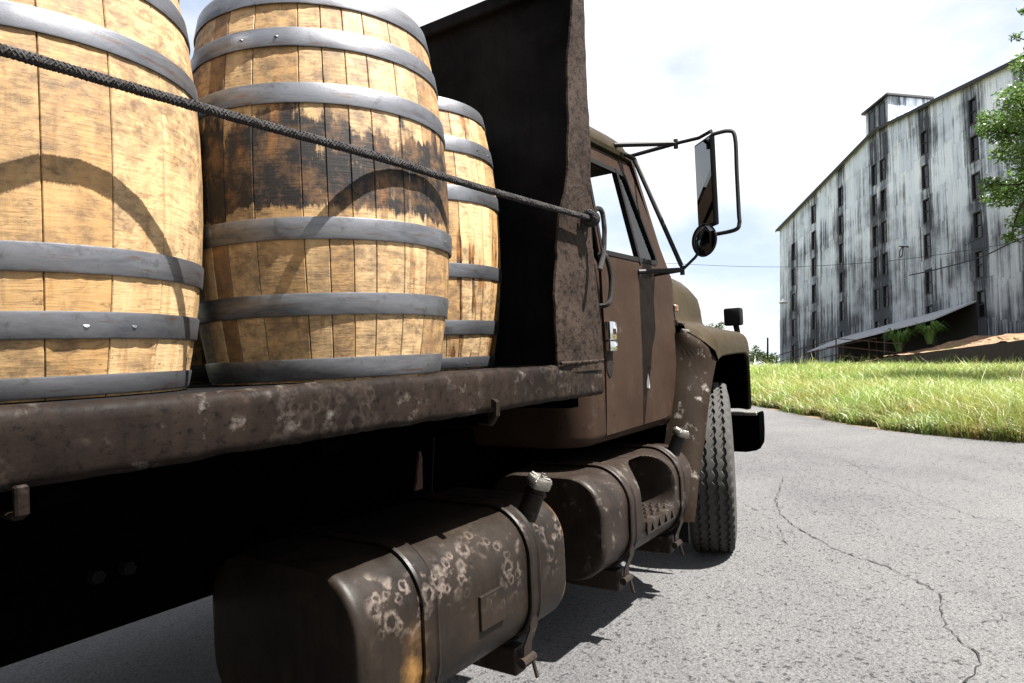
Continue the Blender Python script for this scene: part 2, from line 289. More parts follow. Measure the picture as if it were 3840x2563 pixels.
# ---------------------------------------------------------------- mesh helpers
class MB:
    def __init__(s): s.v = []; s.f = []
    def add(s, v, f):
        b = len(s.v); s.v += [tuple(map(float, p)) for p in v]; s.f += [tuple(i+b for i in q) for q in f]; return s
    def box(s, lo, hi, bev=0, rot=None, seg=1):
        c = (np.array(lo, float)+hi)/2; d = (np.array(hi, float)-lo)
        bm = bmesh.new(); bmesh.ops.create_cube(bm, size=1, matrix=Matrix.Diagonal((*d, 1)))
        if bev: bmesh.ops.bevel(bm, geom=list(bm.edges), offset=bev, segments=seg, affect='EDGES', profile=.5)
        R = rot or Matrix.Identity(3)
        bm.verts.index_update(); s.add([R@v.co+Vector(c) for v in bm.verts], [[v.index for v in f.verts] for f in bm.faces]); bm.free(); return s
    def grid(s, P):   # P[i][j] points
        h = len(P); w = len(P[0]); s.add([p for r in P for p in r], [(i*w+j, i*w+j+1, (i+1)*w+j+1, (i+1)*w+j) for i in range(h-1) for j in range(w-1)]); return s
    def loft(s, rings, cap=True, closed=True):
        w = len(rings[0]); n = w if closed else w-1
        f = [(i*w+j, i*w+(j+1) % w, (i+1)*w+(j+1) % w, (i+1)*w+j) for i in range(len(rings)-1) for j in range(n)]
        if cap: f += [tuple(range(w))[::-1], tuple((len(rings)-1)*w+j for j in range(w))]
        s.add([p for r in rings for p in r], f); return s
    def tube(s, path, r, n=8, cap=True):
        P = [Vector(p) for p in path]; rr = r if hasattr(r, '__len__') else [r]*len(P); rings = []; up = None
        for i, p in enumerate(P):
            t = (P[min(i+1, len(P)-1)]-P[max(i-1, 0)]).normalized()
            if up is None: up = t.orthogonal().normalized()
            up = (up-t*up.dot(t)).normalized(); b = t.cross(up)
            rings.append([p+(up*math.cos(a)+b*math.sin(a))*rr[i] for a in [2*PI*k/n for k in range(n)]])
        return s.loft(rings, cap)
    def lathe(s, prof, n, M4=None, cap=False):   # prof (r,z), axis z
        rings = [[Vector((r*math.cos(2*PI*k/n), r*math.sin(2*PI*k/n), z)) for k in range(n)] for r, z in prof]
        if M4: rings = [[M4@p for p in q] for q in rings]
        return s.loft(rings, cap)
    def plate(s, outline, holes, fy, th, cuts=()):   # outline in (x,z), fy(x,z)->outer y ; th thickness inward (+y)
        loops = [[Vector((a, b, 0)) for a, b in L_] for L_ in [outline]+list(holes)]
        pts = [p for L_ in loops for p in L_]; tri = tessellate_polygon(loops)
        bm = bmesh.new(); vs_ = [bm.verts.new((p.x, 0, p.y)) for p in pts]
        for t in tri:
            try: bm.faces.new([vs_[i] for i in t])
            except ValueError: pass
        for ax, val in cuts:
            no = (1, 0, 0) if ax == 'x' else (0, 0, 1); co = (val, 0, 0) if ax == 'x' else (0, 0, val)
            bmesh.ops.bisect_plane(bm, geom=list(bm.verts)+list(bm.edges)+list(bm.faces), plane_co=co, plane_no=no)
        bmesh.ops.recalc_face_normals(bm, faces=list(bm.faces))
        bm.verts.index_update(); n = len(bm.verts)
        fr = [(v.co.x, fy(v.co.x, v.co.z), v.co.z) for v in bm.verts]; bk = [(x, y+th, z) for x, y, z in fr]
        faces = [[v.index for v in f.verts] for f in bm.faces]
        side = []
        for e in bm.edges:
            if len(e.link_faces) == 1: a, b = e.verts[0].index, e.verts[1].index; side.append((a, b, b+n, a+n))
        s.add(fr+bk, faces+[tuple(i+n for i in reversed(f)) for f in faces]+side); bm.free(); return s
    def mirror_y(s, yc):
        m = MB(); m.v = [(x, 2*yc-y, z) for x, y, z in s.v]; m.f = [tuple(reversed(f)) for f in s.f]; return m
    def mesh(s, name, mat=None, sharp=35):
        me = bpy.data.meshes.new(name); me.from_pydata(s.v, [], s.f)
        bm = bmesh.new(); bm.from_mesh(me); bmesh.ops.recalc_face_normals(bm, faces=bm.faces); bm.to_mesh(me); bm.free()
        if mat: me.materials.append(M[mat] if isinstance(mat, str) else mat)
        if sharp:
            me.polygons.foreach_set('use_smooth', [True]*len(me.polygons)); me.set_sharp_from_angle(angle=math.radians(sharp))
        return me
    def build(s, name, mat, parent=None, sharp=35, label=None):
        o = bpy.data.objects.new(name, s.mesh(name, mat, sharp)); COL.objects.link(o)
        if parent: o.parent = parent
        if label: o['label'] = label
        return o
def npmesh(name, V, F, mat):   # big quads/tri soups
    me = bpy.data.meshes.new(name); V = np.asarray(V, np.float32); F = np.asarray(F, np.int32); k = F.shape[1]
    me.vertices.add(len(V)); me.vertices.foreach_set('co', V.ravel()); me.loops.add(F.size); me.loops.foreach_set('vertex_index', F.ravel())
    me.polygons.add(len(F)); me.polygons.foreach_set('loop_start', np.arange(0, F.size, k, dtype=np.int32)); me.update(calc_edges=True); me.materials.append(M[mat])
    return me
def link(name, me, parent=None):
    o = bpy.data.objects.new(name, me); COL.objects.link(o)
    if parent: o.parent = parent
    return o
def empty(name, mw):
    o = bpy.data.objects.new(name, None); COL.objects.link(o); o.matrix_world = mw; o.empty_display_size = .2; return o
def tag(o, label, cat, group=None, kind=None):
    o['label'] = label; o['category'] = cat
    if group: o['group'] = group
    if kind: o['kind'] = kind
    return o
def bez(pts, n=8):   # catmull-rom
    P = [Vector(p) for p in pts]; P = [P[0]*2-P[1]]+P+[P[-1]*2-P[-2]]; out = []
    for i in range(1, len(P)-2):
        for k in range(n):
            t = k/n; a, b, c, d = P[i-1], P[i], P[i+1], P[i+2]
            out.append(.5*((2*b)+(c-a)*t+(2*a-5*b+4*c-d)*t*t+(3*b-a-3*c+d)*t**3))
    out.append(P[-2]); return out
def lerp(x, T):
    xs = [a for a, _ in T]; return float(np.interp(x, xs, [b for _, b in T]))
def sstep(a, b, x): t = min(1, max(0, (x-a)/(b-a))); return t*t*(3-2*t)
def nz3(x, y, z, s=1): return mnoise.noise(Vector((x*s, y*s, z*s)))

# ================================================================ SETTING
def terr(X, Z):
    """ground height (lens frame) : banked climbing road, levelling into the field and up to the warehouse"""
    Xc = min(max(X, -40.), 60.); Zc = min(max(Z, -40.), 95.)
    Xb = Xc if Xc < 9.5 else 9.5 + (Xc-9.5)*.02
    y = -1.26 + .045*Xb - .018*Zc - .015*max(0, Zc-25)
    return y - .15*(Z-Zc) - .0588*(X-Xc)
EDGE = [(-60, 30), (0, 24), (4, 15), (5.2, 10), (6.3, 7.4), (7.2, 5.95), (8.0, 5.40), (9, 5.0), (9.8, 4.87), (11.5, 4.83), (14, 4.78), (19, 4.2), (25, 2.5)]
def edge(Z): return lerp(Z, EDGE)
def gp(X, Z, dh=0): return tuple(e2w((X, Z, terr(X, Z)+dh)))
xs = sorted(set([-1500, -900, -500, -250, -120, -80, -60, -40, -25, -12, 0, 9.5, 12, 16, 20, 25, 30, 36, 45, 60, 90, 150, 300, 600, 1000, 1500]))
zs = sorted(set([-1500, -800, -400, -200, -100, -60, -40, -20, 0, 10, 25, 32, 40, 50, 60, 75, 95, 120, 180, 300, 600, 1000, 1600, 2500]))
g = MB().grid([[gp(X, Z, -.02) for X in xs] for Z in zs]).build('ground', 'field_soil'); g['kind'] = 'structure'
# road
rows = []
for Z in list(np.arange(-40, 4, 2))+list(np.arange(4, 25.01, .12)):
    e = edge(Z)+.06*mnoise.noise(Vector((Z*1.7, 3, 0)))+.03*mnoise.noise(Vector((Z*6, 9, 0)))
    rows.append([gp(X, Z, .012) for X in sorted((-38, -20, -8, 0, min(9.5, e-2), e-1.5, e))])
road = MB().grid(rows).build('road', 'asphalt'); road['kind'] = 'structure'
rows = []
for Z in np.arange(4, 25.01, .2):
    e = edge(Z); w = .35+.25*mnoise.noise(Vector((Z*.9, 1, 5)))
    rows.append([gp(e-.25, Z, .0), gp(e+.1, Z, .004), gp(e+w, Z, -.008)])
vg = MB().grid(rows).build('verge', 'dry_verge'); vg['kind'] = 'structure'
# cracks in the asphalt: thin jagged tar-dark ribbons (D-pixels of the photo turned into road points once, here as ground metres)
def px(pxx, pyy):   # photo pixel (2349 wide) -> point of the tilted road plane in lens frame
    r = np.array([(pxx-1174.5)/1566., 1., (784-pyy)/1566.]); t = -CAMH/(r.dot(Uz)); return (r*t)[0], (r*t)[1]
CR = [[(1797,1100),(1790,1130),(1778,1152),(1790,1185),(1812,1205),(1850,1230),(1910,1262),(1960,1285),(2015,1300),(2060,1320),(2110,1345),(2145,1362),(2163,1378),(2155,1400),(2163,1432),(2185,1465),(2230,1500),(2248,1525),(2235,1560),(2200,1580)],
      [(1785,1210),(1793,1235),(1800,1250),(1830,1275)], [(1900,1040),(1985,1085),(2000,1102)], [(2060,1120),(2150,1160),(2230,1190),(2349,1215)], [(2245,1438),(2290,1430),(2310,1418)], [(1700,1160),(1745,1180)]]
for L_ in CR:
    P = [np.array(px(*p)) for p in L_]; Q = []
    for a, b in zip(P[:-1], P[1:]):
        m = max(2, int(np.linalg.norm(b-a)/.035))
        for k in range(m): Q.append(a+(b-a)*k/m+RNG.normal(0, .008, 2))
    V = []; F = []; mb = MB()
    for k, q in enumerate(Q):
        d = Q[min(k+1, len(Q)-1)]-Q[max(k-1, 0)]; d = np.array([-d[1], d[0]])/(np.linalg.norm(d)+1e-9); w = max(.0012, abs(RNG.normal(.0018, .0024)))*(1 if L_ is CR[0] else .6)
        V += [gp(*(q-d*w), .0165), gp(*(q+d*w), .0165)]
        if k: F.append((2*k-2, 2*k-1, 2*k+1, 2*k))
    mb.add(V, F).build('crack', 'tar', road)

# ---- grass
def blades(n, region, hmin, hmax, w0, lean, mat, name, dens=None, seed=1):
    rg = np.random.default_rng(seed); B = []; 
    X, Z = region(rg, n); keep = np.array([x > edge(z)+.02+.55*abs(mnoise.noise(Vector((z*1.3, x*.2, 2))))+.12*mnoise.noise(Vector((z*5, 1, 4))) for x, z in zip(X, Z)]); X = X[keep]; Z = Z[keep]; m = len(X)
    Y = np.array([terr(x, z) for x, z in zip(X, Z)]); cl = np.array([mnoise.noise(Vector((x*.55, z*.55, 7.3))) for x, z in zip(X, Z)])
    h = (hmin+(hmax-hmin)*rg.random(m)**1.4)*(1+.55*cl)*np.clip(.35+(X-np.array([edge(z) for z in Z]))*.7, .55, 1)
    a = rg.random(m)*2*PI; ln = np.abs(rg.normal(lean, lean*.6, m))*h; dx = np.cos(a)*ln+.06*h; dz = np.sin(a)*ln; w = w0*(.6+.8*rg.random(m))*np.clip(Z/11, .8, 2.4)
    b = rg.random(m)*PI; wx = np.cos(b)*w/2; wz = np.sin(b)*w/2
    V = np.empty((m, 5, 3)); 
    def pt(i, fx, fh, fw, sg): V[:, i, 0] = X+dx*fx+sg*wx*fw; V[:, i, 1] = Z+dz*fx+sg*wz*fw; V[:, i, 2] = Y+h*fh-.0
    pt(0, 0, -.03, 1, -1); pt(1, 0, -.03, 1, 1); pt(2, .35, .62, .8, 1); pt(3, .35, .62, .8, -1); pt(4, 1, 1-.25*lean, 0, 0)
    Vw = V.reshape(-1, 3)@RW.T+CAMP; i = np.arange(m)[:, None]*5
    F = np.concatenate([i+np.array([[0, 1, 2]]), i+np.array([[0, 2, 3]]), i+np.array([[3, 2, 4]])])
    return link(name, npmesh(name, Vw, F, mat))
def fieldreg(z0, z1, pw):
    def f(rg, n):
        Z = z0+(z1-z0)*rg.random(n)**pw; X = 2.0+rg.random(n)*(Z*.98+1.5-2.0); return X, Z
    return f
tag(blades(300000, fieldreg(6.6, 30, 1.5), .26, .58, .0065, .60, 'grass_blade', 'grass', seed=2), 'long sunlit yellow green grass covering the field beside the road', 'grass', kind='stuff')
tag(blades(5000, fieldreg(7, 28, 1.2), .50, .85, .006, .4, 'grass_blade', 'seed_grass', seed=5), 'taller pale seed stalks standing up out of the field grass', 'grass', kind='stuff')
def vergereg(rg, n):
    Z = 6.5+rg.random(n)**1.2*12; X = np.array([edge(z) for z in Z])+.1+np.abs(rg.normal(0, .55, n)); return X, Z
tag(blades(42000, vergereg, .14, .38, .020, .8, 'weed_leaf', 'verge_weeds', seed=9), 'low dark leafy weeds along the edge of the asphalt', 'weeds', kind='stuff')

# ================================================================ WAREHOUSE
FO = np.array([(1789-1174.5)/1566*74, 74., (784-845)/1566*74])            # left foot of the gable wall
NB = np.cross(Gu, Gd);  NB = NB if NB[0] < 0 else -NB
MBW = mat4([RW@(-Gd), RW@(NB), RW@Gu], e2w(FO))                          # x along wall (to us), y out of wall, z up
house = empty('warehouse', MBW); tag(house, 'tall weathered white tin clad warehouse with rows of dark windows and roof cupola', 'warehouse')
WID = 36.7; EAVE = 15.55; APEX = 18.62
def top(s): return EAVE+(APEX-EAVE)*(1-abs(s-WID/2)/(WID/2))
WCOL = [(2.8, 3.6), (7.05, 7.85), (12.1, 12.85), (17.4, 18.12), (18.6, 19.32), (23.85, 24.6), (28.9, 29.65), (33.1, 33.9)]
def sheet_mat():
    t = NT('white_sheet_metal', 1); c = t.coord('Object', house); r = t.objrand()
    off = t.N('ShaderNodeVectorMath', operation='ADD'); t.l.new(c, off.inputs[0]); cb = t.N('ShaderNodeCombineXYZ'); t.put(cb.inputs[2], t.math('MULTIPLY', r, 9.)); t.put(cb.inputs[0], t.math('MULTIPLY', r, 5.)); t.l.new(cb.outputs[0], off.inputs[1]); v = off.outputs[0]
    tone = t.ramp(r, (0, (.56, .635, .76)), (.5, (.66, .735, .85)), (1, (.74, .80, .90)))
    s1 = t.noise(t.map(v, (5.5, 5.5, .05)), 1.0, 5, .6, .1); s2 = t.noise(t.map(c, (2.1, 2.1, .075)), 1.0, 8, .68, .35); s3 = t.noise(t.map(c, (13, 13, .22)), 1.2, 6, .7); bl = t.noise(c, .23, 5, .62)
    S = t.sep(c); z = S[2]; near = None
    for a, b in WCOL:
        d = t.math('ABSOLUTE', t.math('SUBTRACT', S[0], (a+b)/2)); near = d if near is None else t.math('MINIMUM', near, d)
    nearm = t.ramp(near, (.0, .12), (.7, .09), (1.3, .0)) 
    low = t.ramp(t.math('DIVIDE', z, 19.), (.0, .13), (.22, .095), (.5, .045), (.75, .025), (.88, .02), (.97, .09))
    k = t.math('ADD', t.math('ADD', t.math('MULTIPLY', s1, .34), t.math('MULTIPLY', s2, .50)), t.math('MULTIPLY', s3, .20)); k = t.math('ADD', k, t.math('ADD', low, nearm)); k = t.math('ADD', k, t.math('MULTIPLY', t.math('SUBTRACT', bl, .5), .55))
    gz = t.ramp(t.math('ADD', t.math('DIVIDE', z, 19.), t.math('MULTIPLY', t.math('SUBTRACT', s2, .5), .5)), (.0, .85), (.30, .55), (.62, .0)); tone = t.mix(gz, tone, t.mix(s1, (.13, .145, .175), (.30, .325, .36)))
    col = t.mix(t.ramp(k, (.55, 0), (.62, .48), (.705, .96)), tone, (.016, .020, .032))
    col = t.mix(t.ramp(s3, (.69, 0), (.8, .4)), col, (.20, .11, .07))
    t.set(col, .62, 0, .3); M['white_sheet_metal'] = t.m
sheet_mat()
ROWH = 2.73; WR = [(.20+ROWH*k, 2.12+ROWH*k) for k in range(6)]
brk = [0.]
for a, b in WCOL+[(WID, WID)]:
    m = max(1, round((a-brk[-1])/.92)); p = brk[-1]
    for k in range(1, m): brk.append(p+(a-p)*k/m)
    brk += [a, b] if a < WID else [a]
# wall core behind the sheets
cm = MB(); D_ = 30.
cm.loft([[(0.05, y, -6), (WID-.05, y, -6), (WID-.05, y, EAVE-.1), (WID/2, y, APEX-.1), (0.05, y, EAVE-.1)] for y in (-.16, -D_)]); cm.build('wall', 'timber_dark', house, 0)
sw = MB().box((WID-.04, -D_, -6), (WID+.02, -.05, EAVE-.12)).build('side_wall', 'white_wall', house, 0)
def panel_mesh(a, b, z0, z1l, z1r):
    nr = 4; xs_ = []
    for k in range(nr): xs_ += [(k+.0)/nr, (k+.5)/nr]
    xs_.append(1.); d = RNG.normal(0, .012)
    P0 = [(a+(b-a)*t+.006, .0+(.035 if i % 2 else .0)+d, z0+.01) for i, t in enumerate(xs_)]; P1 = [(a+(b-a)*t-.0, .0+(.035 if i % 2 else .0)+d+.01, z1l+(z1r-z1l)*t+.05) for i, t in enumerate(xs_)]
    m = MB().grid([P0, P1]); n = len(xs_); m.add([(p[0], -.05, p[2]) for p in (P0[0], P0[-1], P1[-1], P1[0])]+[P0[0], P0[-1], P1[-1], P1[0]], [(0, 1, 5, 4), (1, 2, 6, 5), (2, 3, 7, 6), (3, 0, 4, 7)]); return m
seams = [-6+ROWH*k-.35 for k in range(11)]
cnt = 0
for a, b in zip(brk[:-1], brk[1:]):
    isw = any(abs(a-c[0]) < 1e-6 for c in WCOL); tl, tr = top(a)-.06, top(b)-.06
    if isw:
        segs = []; z = -4.6
        for lo, hi in WR:
            if hi < min(tl, tr)-.3: segs.append((z, lo)); z = hi
        segs.append((z, None))
    else:
        j = random.choice([-.25, 0, .0, .0, .3]); zz = [-4.6]+[q+j for q in (-.2, 2.55, 5.3, 8.0, 10.75, 13.5, 16.2) if q+j < min(tl, tr)-.3]; segs = list(zip(zz, zz[1:]+[None]))
    for lo, hi in segs:
        if hi is not None and hi-lo < .05: continue
        if hi is None: panel_mesh(a, b, lo, tl, tr).build('wall_panel', 'white_sheet_metal', house, 0)
        else: panel_mesh(a, b, lo, hi-.05, hi-.05).build('wall_panel', 'white_sheet_metal', house, 0)
        cnt += 1
# windows
wmesh = MB(); w_, h_ = .74, 1.92
for lo, hi in [((0, -.12, 0), (.07, .05, h_)), ((w_-.07, -.12, 0), (w_, .05, h_)), ((.07, -.12, h_-.08), (w_-.07, .05, h_)), ((.07, -.12, 0), (w_-.07, .06, .08)), ((.07, -.11, h_*.5-.025), (w_-.07, -.03, h_*.5+.025))]: wmesh.box(lo, hi)
wme = wmesh.mesh('window', 'window_frame_paint', 0); pme = MB().box((.05, -.10, .05), (w_-.05, -.085, h_-.05)).mesh('pane', 'dark_glass', 0)
for a, b in WCOL:
    for lo, hi in WR:
        if hi < min(top(a), top(b))-.3:
            o = link('window', wme, house); o.location = (a, 0, lo); o.scale = ((b-a)/w_, 1, 1); p = link('pane', pme, o); p.rotation_euler.x = random.uniform(-.02, .02)
# roof, trim, cupola
rf = MB()
for s0, s1 in ((-.35, WID/2), (WID/2, WID+.35)):
    z0 = top(0)-.058*(0) if s0 < 0 else APEX; z1 = APEX if s0 < 0 else EAVE
    if s0 < 0: z0 = EAVE-.35*(APEX-EAVE)/(WID/2)
    else: z1 = EAVE-.35*(APEX-EAVE)/(WID/2)
    rf.loft([[(s0, y, z0), (s1, y, z1), (s1, y, z1+.10), (s0, y, z0+.10)] for y in (.30, -D_-.3)])
roof = rf.build('roof', 'awning_tin', house, 0)
fa = MB()
for s0, s1, z0, z1 in ((-.36, WID/2, EAVE-.35*.1673, APEX), (WID/2, WID+.36, APEX, EAVE-.35*.1673)): fa.loft([[(s0, y, z0-.14), (s1, y, z1-.14), (s1, y, z1+.12), (s0, y, z0+.12)] for y in (.30, .36)])
fa.build('fascia', 'roof_trim', roof, 0)
C0, C1, CT = 16.72, 20.0, 20.9
cup = MB().box((C0, -3.6, 17.9), (C1, .04, CT)).build('cupola', 'white_sheet_metal', house, 0)
MB().box((C0-.25, -3.8, CT), (C1+.25, .3, CT+.16)).build('cupola_roof', 'roof_trim', cup, 0)
cpw = MB()
for a in (17.25, 18.75):
    m = MB()
    for lo, hi in [((a, .035, 18.75), (a+.08, .09, 20.65)), ((a+.72, .035, 18.75), (a+.8, .09, 20.65)), ((a, .035, 20.6), (a+.8, .09, 20.68)), ((a, .035, 18.7), (a+.8, .1, 18.78))]: m.box(lo, hi)
    m.build('window_frame', 'window_frame_paint', cup, 0); MB().box((a+.05, .03, 18.75), (a+.75, .06, 20.62)).build('pane', 'dark_glass', cup, 0)
for s in (28.8, 30.4, 33.6): MB().box((s, -3.0, top(s)-.1), (s+1.1, -1.2, top(s)+.55), .05).build('roof_vent', 'awning_tin', roof, 0)
# lean-to awning, lamp, downpipe, cable bracket
aw = MB(); aw.loft([[(s, .03, 1.50), (s, 3.05, .05), (s, 3.05, -.03), (s, .03, 1.40)] for s in np.linspace(11.9, 28.9, 30)]); awo = aw.build('awning', 'awning_tin', house, 0)
for s in (12.2, 17.6, 23.2, 28.6): MB().box((s, 2.80, -4), (s+.16, 2.96, .10)).build('awning_post', 'weathered_post', awo, 0)
MB().box((11.9, .06, -4.5), (28.9, .10, 1.3)).build('awning_shade_sheet', 'timber_dark', awo, 0)  # dark sheet stands in for the shade under the awning
lm = MB(); lm.tube([(2.55, .02, 7.0), (2.55, .55, 7.2), (2.55, .8, 7.05)], .05, 6); lm.lathe([(.06, .3), (.16, .15), (.46, -.16), (.40, -.16), (.02, .05)], 14, Matrix.Translation((2.55, .82, 6.8))); lm.build('wall_lamp', 'lamp_white', house)
br = MB(); br.tube([(22.0, .02, 7.2), (22.0, .7, 7.2)], .05, 6); br.tube([(21.7, .35, 7.25), (22.4, .35, 7.1)], .05, 6); br.tube(bez([(22.1, .5, 7.1), (22.0, .55, 6.5), (21.7, .5, 6.4), (21.6, .45, 6.9), (21.9, .4, 7.2)], 6), .04, 5); br.build('cable_bracket', 'cable_black', house)
def bw(s, off, h): return Vector(MBW@Vector((s, off, h)))
# earth bank, retaining wall, railing in front of the gable wall
rowsb = []
for s in np.linspace(14, 52, 150):
    r = []
    for off, h in ((7.4, -3.05), (7.0, -2.95), (6.4, -2.85), (5.7, -2.7), (5, -2.5), (4.3, -2.25), (3.5, -1.95), (2.6, -1.7), (1.5, -1.5), (0, -1.4), (-2, -1.4)):
        r.append(tuple(bw(s, off, h+.20*nz3(s, off, 1, .5)+.16*nz3(s, off, 4, 1.7)+.07*nz3(s, off, 9, 5)-.45*max(0, (24-s)/6)-(.055*(s-31) if s > 31 else 0))))
    rowsb.append(r)
bank = MB().grid(rowsb).build('earth_bank', 'bank_earth', None, 60); bank['kind'] = 'structure'
wb = []
for s in np.linspace(20, 52, 34):
    t_ = lerp(s, [(20, -3.35), (24, -3.15), (31, -3.12), (41, -3.55), (52, -4.1)]); wb.append([tuple(bw(s, o, z)) for o, z in ((7.75, -6.5), (7.75, t_+.03*nz3(s, 2, 2)), (7.40, t_+.03*nz3(s, 2, 2)), (7.40, -6.5))])
tag(MB().loft(wb).build('retaining_wall', 'concrete', None, 0), 'long dark stained concrete retaining wall holding the earth bank', 'wall')
rl = empty('ramp_railing', Matrix.Translation(bw(20, 5, -2))); tag(rl, 'rusty pipe railing of a ramp before the warehouse awning', 'railing')
inv = rl.matrix_world.inverted()
def rb(*a): return inv@bw(*a)
TOPR = [(6.5, 6.2, -1.2), (10.9, 5.4, -.34), (20.3, 5, -.14), (24.7, 5, -1.0), (28.4, 5, -1.74)]
for dz in (0, -.62, -1.28): MB().tube([rb(s, o, h+dz*(1 if s > 8 else .3)) for s, o, h in TOPR], .035, 6).build('rail', 'rusty_iron', rl)
for s, o, h in TOPR+[(15.6, 5.2, -.24)]: MB().tube([rb(s, o, h+.02), rb(s, o, h-2.4)], .045, 6).build('post', 'rusty_iron', rl)
MB().tube([rb(17, 4, -.35), rb(24, 4, -.6), rb(24, 4, -3.2)], .035, 6).build('rail', 'rusty_iron', rl)

# reeds on the bank
def reed(name, s, off, h, n, hh, label, seed):
    rg = np.random.default_rng(seed); V = []; F = []
    base = bw(s, off, h)
    for k in range(n):
        a = rg.random()*2*PI; l = hh*(.6+.5*rg.random()); d = Vector((math.cos(a), math.sin(a), 0)); sd_ = Vector((-d.y, d.x, 0))*.035; out = l*(.25+.5*rg.random()); p0 = base+d*.18*rg.random()
        q = [p0, p0+d*out*.3+Vector((0, 0, l*.6)), p0+d*out*.75+Vector((0, 0, l*.85)), p0+d*out*1.15+Vector((0, 0, l*.62))]
        b = len(V)
        for i, p in enumerate(q): w = (1, 1, .7, .05)[i]; V += [tuple(p-sd_*w), tuple(p+sd_*w)]
        F += [(b+2*i, b+2*i+1, b+2*i+3, b+2*i+2) for i in range(3)]
    tag(link(name, npmesh(name, V, F, 'reed_leaf')), label, 'reeds', 'reed clumps on the earth bank')
reed('reed_clump', 26.6, 4.0, -1.95, 150, 1.75, 'left clump of tall green reeds on the bank before the awning', 3)
reed('reed_clump', 29.2, 3.6, -1.75, 150, 1.55, 'right clump of tall green reeds on the bank before the awning', 4)

# ================================================================ TREES
def leaf_cloud(clumps, leaf, n_per, rg, squash=.8, droop=.0):
    """clumps: (centre world Vector, radius).  leaves as folded quads, denser near clump shells"""
    V = []; 
    for c, r in clumps:
        n = int(n_per*r*r); d = rg.normal(size=(n, 3)); d /= np.linalg.norm(d, axis=1)[:, None]; rad = r*(rg.random(n)**.45)*(1+.35*np.array([mnoise.noise(Vector(q*2.3+c[0])) for q in d]))
        p = np.array(c)+d*rad[:, None]*np.array([1, 1, squash]); p[:, 2] -= droop*rad*rg.random(n)
        a = rg.normal(size=(n, 3)); a[:, 2] *= .5; a /= np.linalg.norm(a, axis=1)[:, None]; b = np.cross(a, rg.normal(size=(n, 3))); b /= np.linalg.norm(b, axis=1)[:, None]
        l = leaf*(.6+.8*rg.random(n))[:, None]; w = l*.42
        V.append(np.stack([p-a*l*.5, p+b*w*.5, p+a*l*.5, p-b*w*.5], 1))
    V = np.concatenate(V).reshape(-1, 3); return V, np.arange(len(V)).reshape(-1, 4)
def Pd(pxx, pyy, Z): return e2w(np.array([(pxx-1174.5)/1566., 1., (784-pyy)/1566.])*Z)
def tree(name, foot, crowns, clumps, leaf, n_per, leafmat, label, cat, seed, r0=.2, group=None, droop=0.):
    rg = np.random.default_rng(seed); root = empty(name, Matrix.Translation(Vector(foot))); tag(root, label, cat, group)
    F = Vector(foot); m = MB(); hub = [Vector(c) for c in crowns]
    m.tube([(0, 0, -.3)]+[tuple((hub[0]-F)*t+Vector((.12*math.sin(5*t), .1*math.cos(4*t)-.1, 0))) for t in (.15, .35, .6, .8, 1)], [r0*1.25, r0, r0*.86, r0*.7, r0*.6, r0*.5], 9)
    for h in hub[1:]:
        m.tube(bez([hub[0]*.6+F*.4-F if False else (hub[0]-F)*.8, ((hub[0]+h)/2-F)+Vector((0, 0, .15)), h-F], 5), np.linspace(r0*.5, r0*.2, 11), 7)
    for c, r in clumps:
        c = Vector(c); h = min(hub, key=lambda q: (q-c).length); m.tube(bez([h-F, (h+c)/2-F+Vector(rg.normal(0, .1, 3)), c-F], 4), np.linspace(r0*.22, r0*.06, 9), 5)
        for _ in range(4): q = c+Vector(rg.normal(0, r*.55, 3)); m.tube([c-F, (c+q)/2-F+Vector(rg.normal(0, .03, 3)), q-F], [r0*.07, r0*.05, r0*.02], 4)
    m.build('trunk', 'bark', root)
    V, Fq = leaf_cloud(clumps, leaf, n_per, rg, .8, droop); link('crown', npmesh('crown', V-np.array(foot), Fq, leafmat), root); return root
ZT = 15.
cl = [(2292,292,.50),(2335,225,.48),(2352,150,.36),(2330,300,.55),(2290,450,.42),(2330,430,.55),(2345,510,.35),(2370,360,.6),(2270,425,.28),(2400,250,.8),(2400,480,.7),(2440,120,.8),(2450,350,1.0),(2480,520,.9),(2540,230,1.1),(2560,420,1.0),(2520,30,.9),(2620,120,1.0),(2640,330,1.1),(2600,530,.9),(2330,85,.14),(2348,25,.13),(2300,350,.34),(2262,268,.22),(2258,300,.18),(2318,545,.2)]
clumps = [(Pd(a, b, ZT+random.uniform(-.7, 1.6)), r*.92) for a, b, r in cl]
Xf, Zf = (2560-1174.5)/1566*ZT, ZT+.5
tree('locust_tree', gp(Xf, Zf), [Pd(2530, 480, ZT+.4), Pd(2450, 330, ZT+.2), Pd(2540, 160, ZT+.5), Pd(2400, 400, ZT)], clumps, .092, 3800, 'tree_leaf', 'leafy green tree reaching into the picture before the warehouse end', 'tree', 11, .17)
def bush(pxx, pyy, Z, rr, n, label, seed, name='roadside_bush', spread=1.6):
    rg = np.random.default_rng(seed); c = Pd(pxx, pyy, Z); foot = np.array(gp((pxx-1174.5)/1566*Z, Z))
    cs = [(c+rg.normal(0, rr*.55, 3)*np.array([spread, 1, .45]), rr*(.5+.4*rg.random())) for _ in range(n)]
    tree(name, tuple(foot), [tuple(c-np.array([0, 0, rr*.4]))], cs, .28, 260, 'far_leaf', label, 'bush', seed, .12, 'far bushes beyond the crest')
bush(1762, 822, 82, 1.3, 10, 'round green bush at the left foot of the warehouse by the post', 21)
bush(1725, 826, 95, 1.1, 7, 'low green bush seen just right of the truck fender', 22)
bush(1640, 752, 88, 1.0, 6, 'treetop peeking over the hood beside the square signal lamp', 23, 'distant_tree')
pz = 70; ft = np.array(gp((1761-1174.5)/1566*pz, pz)); tp_ = Pd(1761, 775, pz)
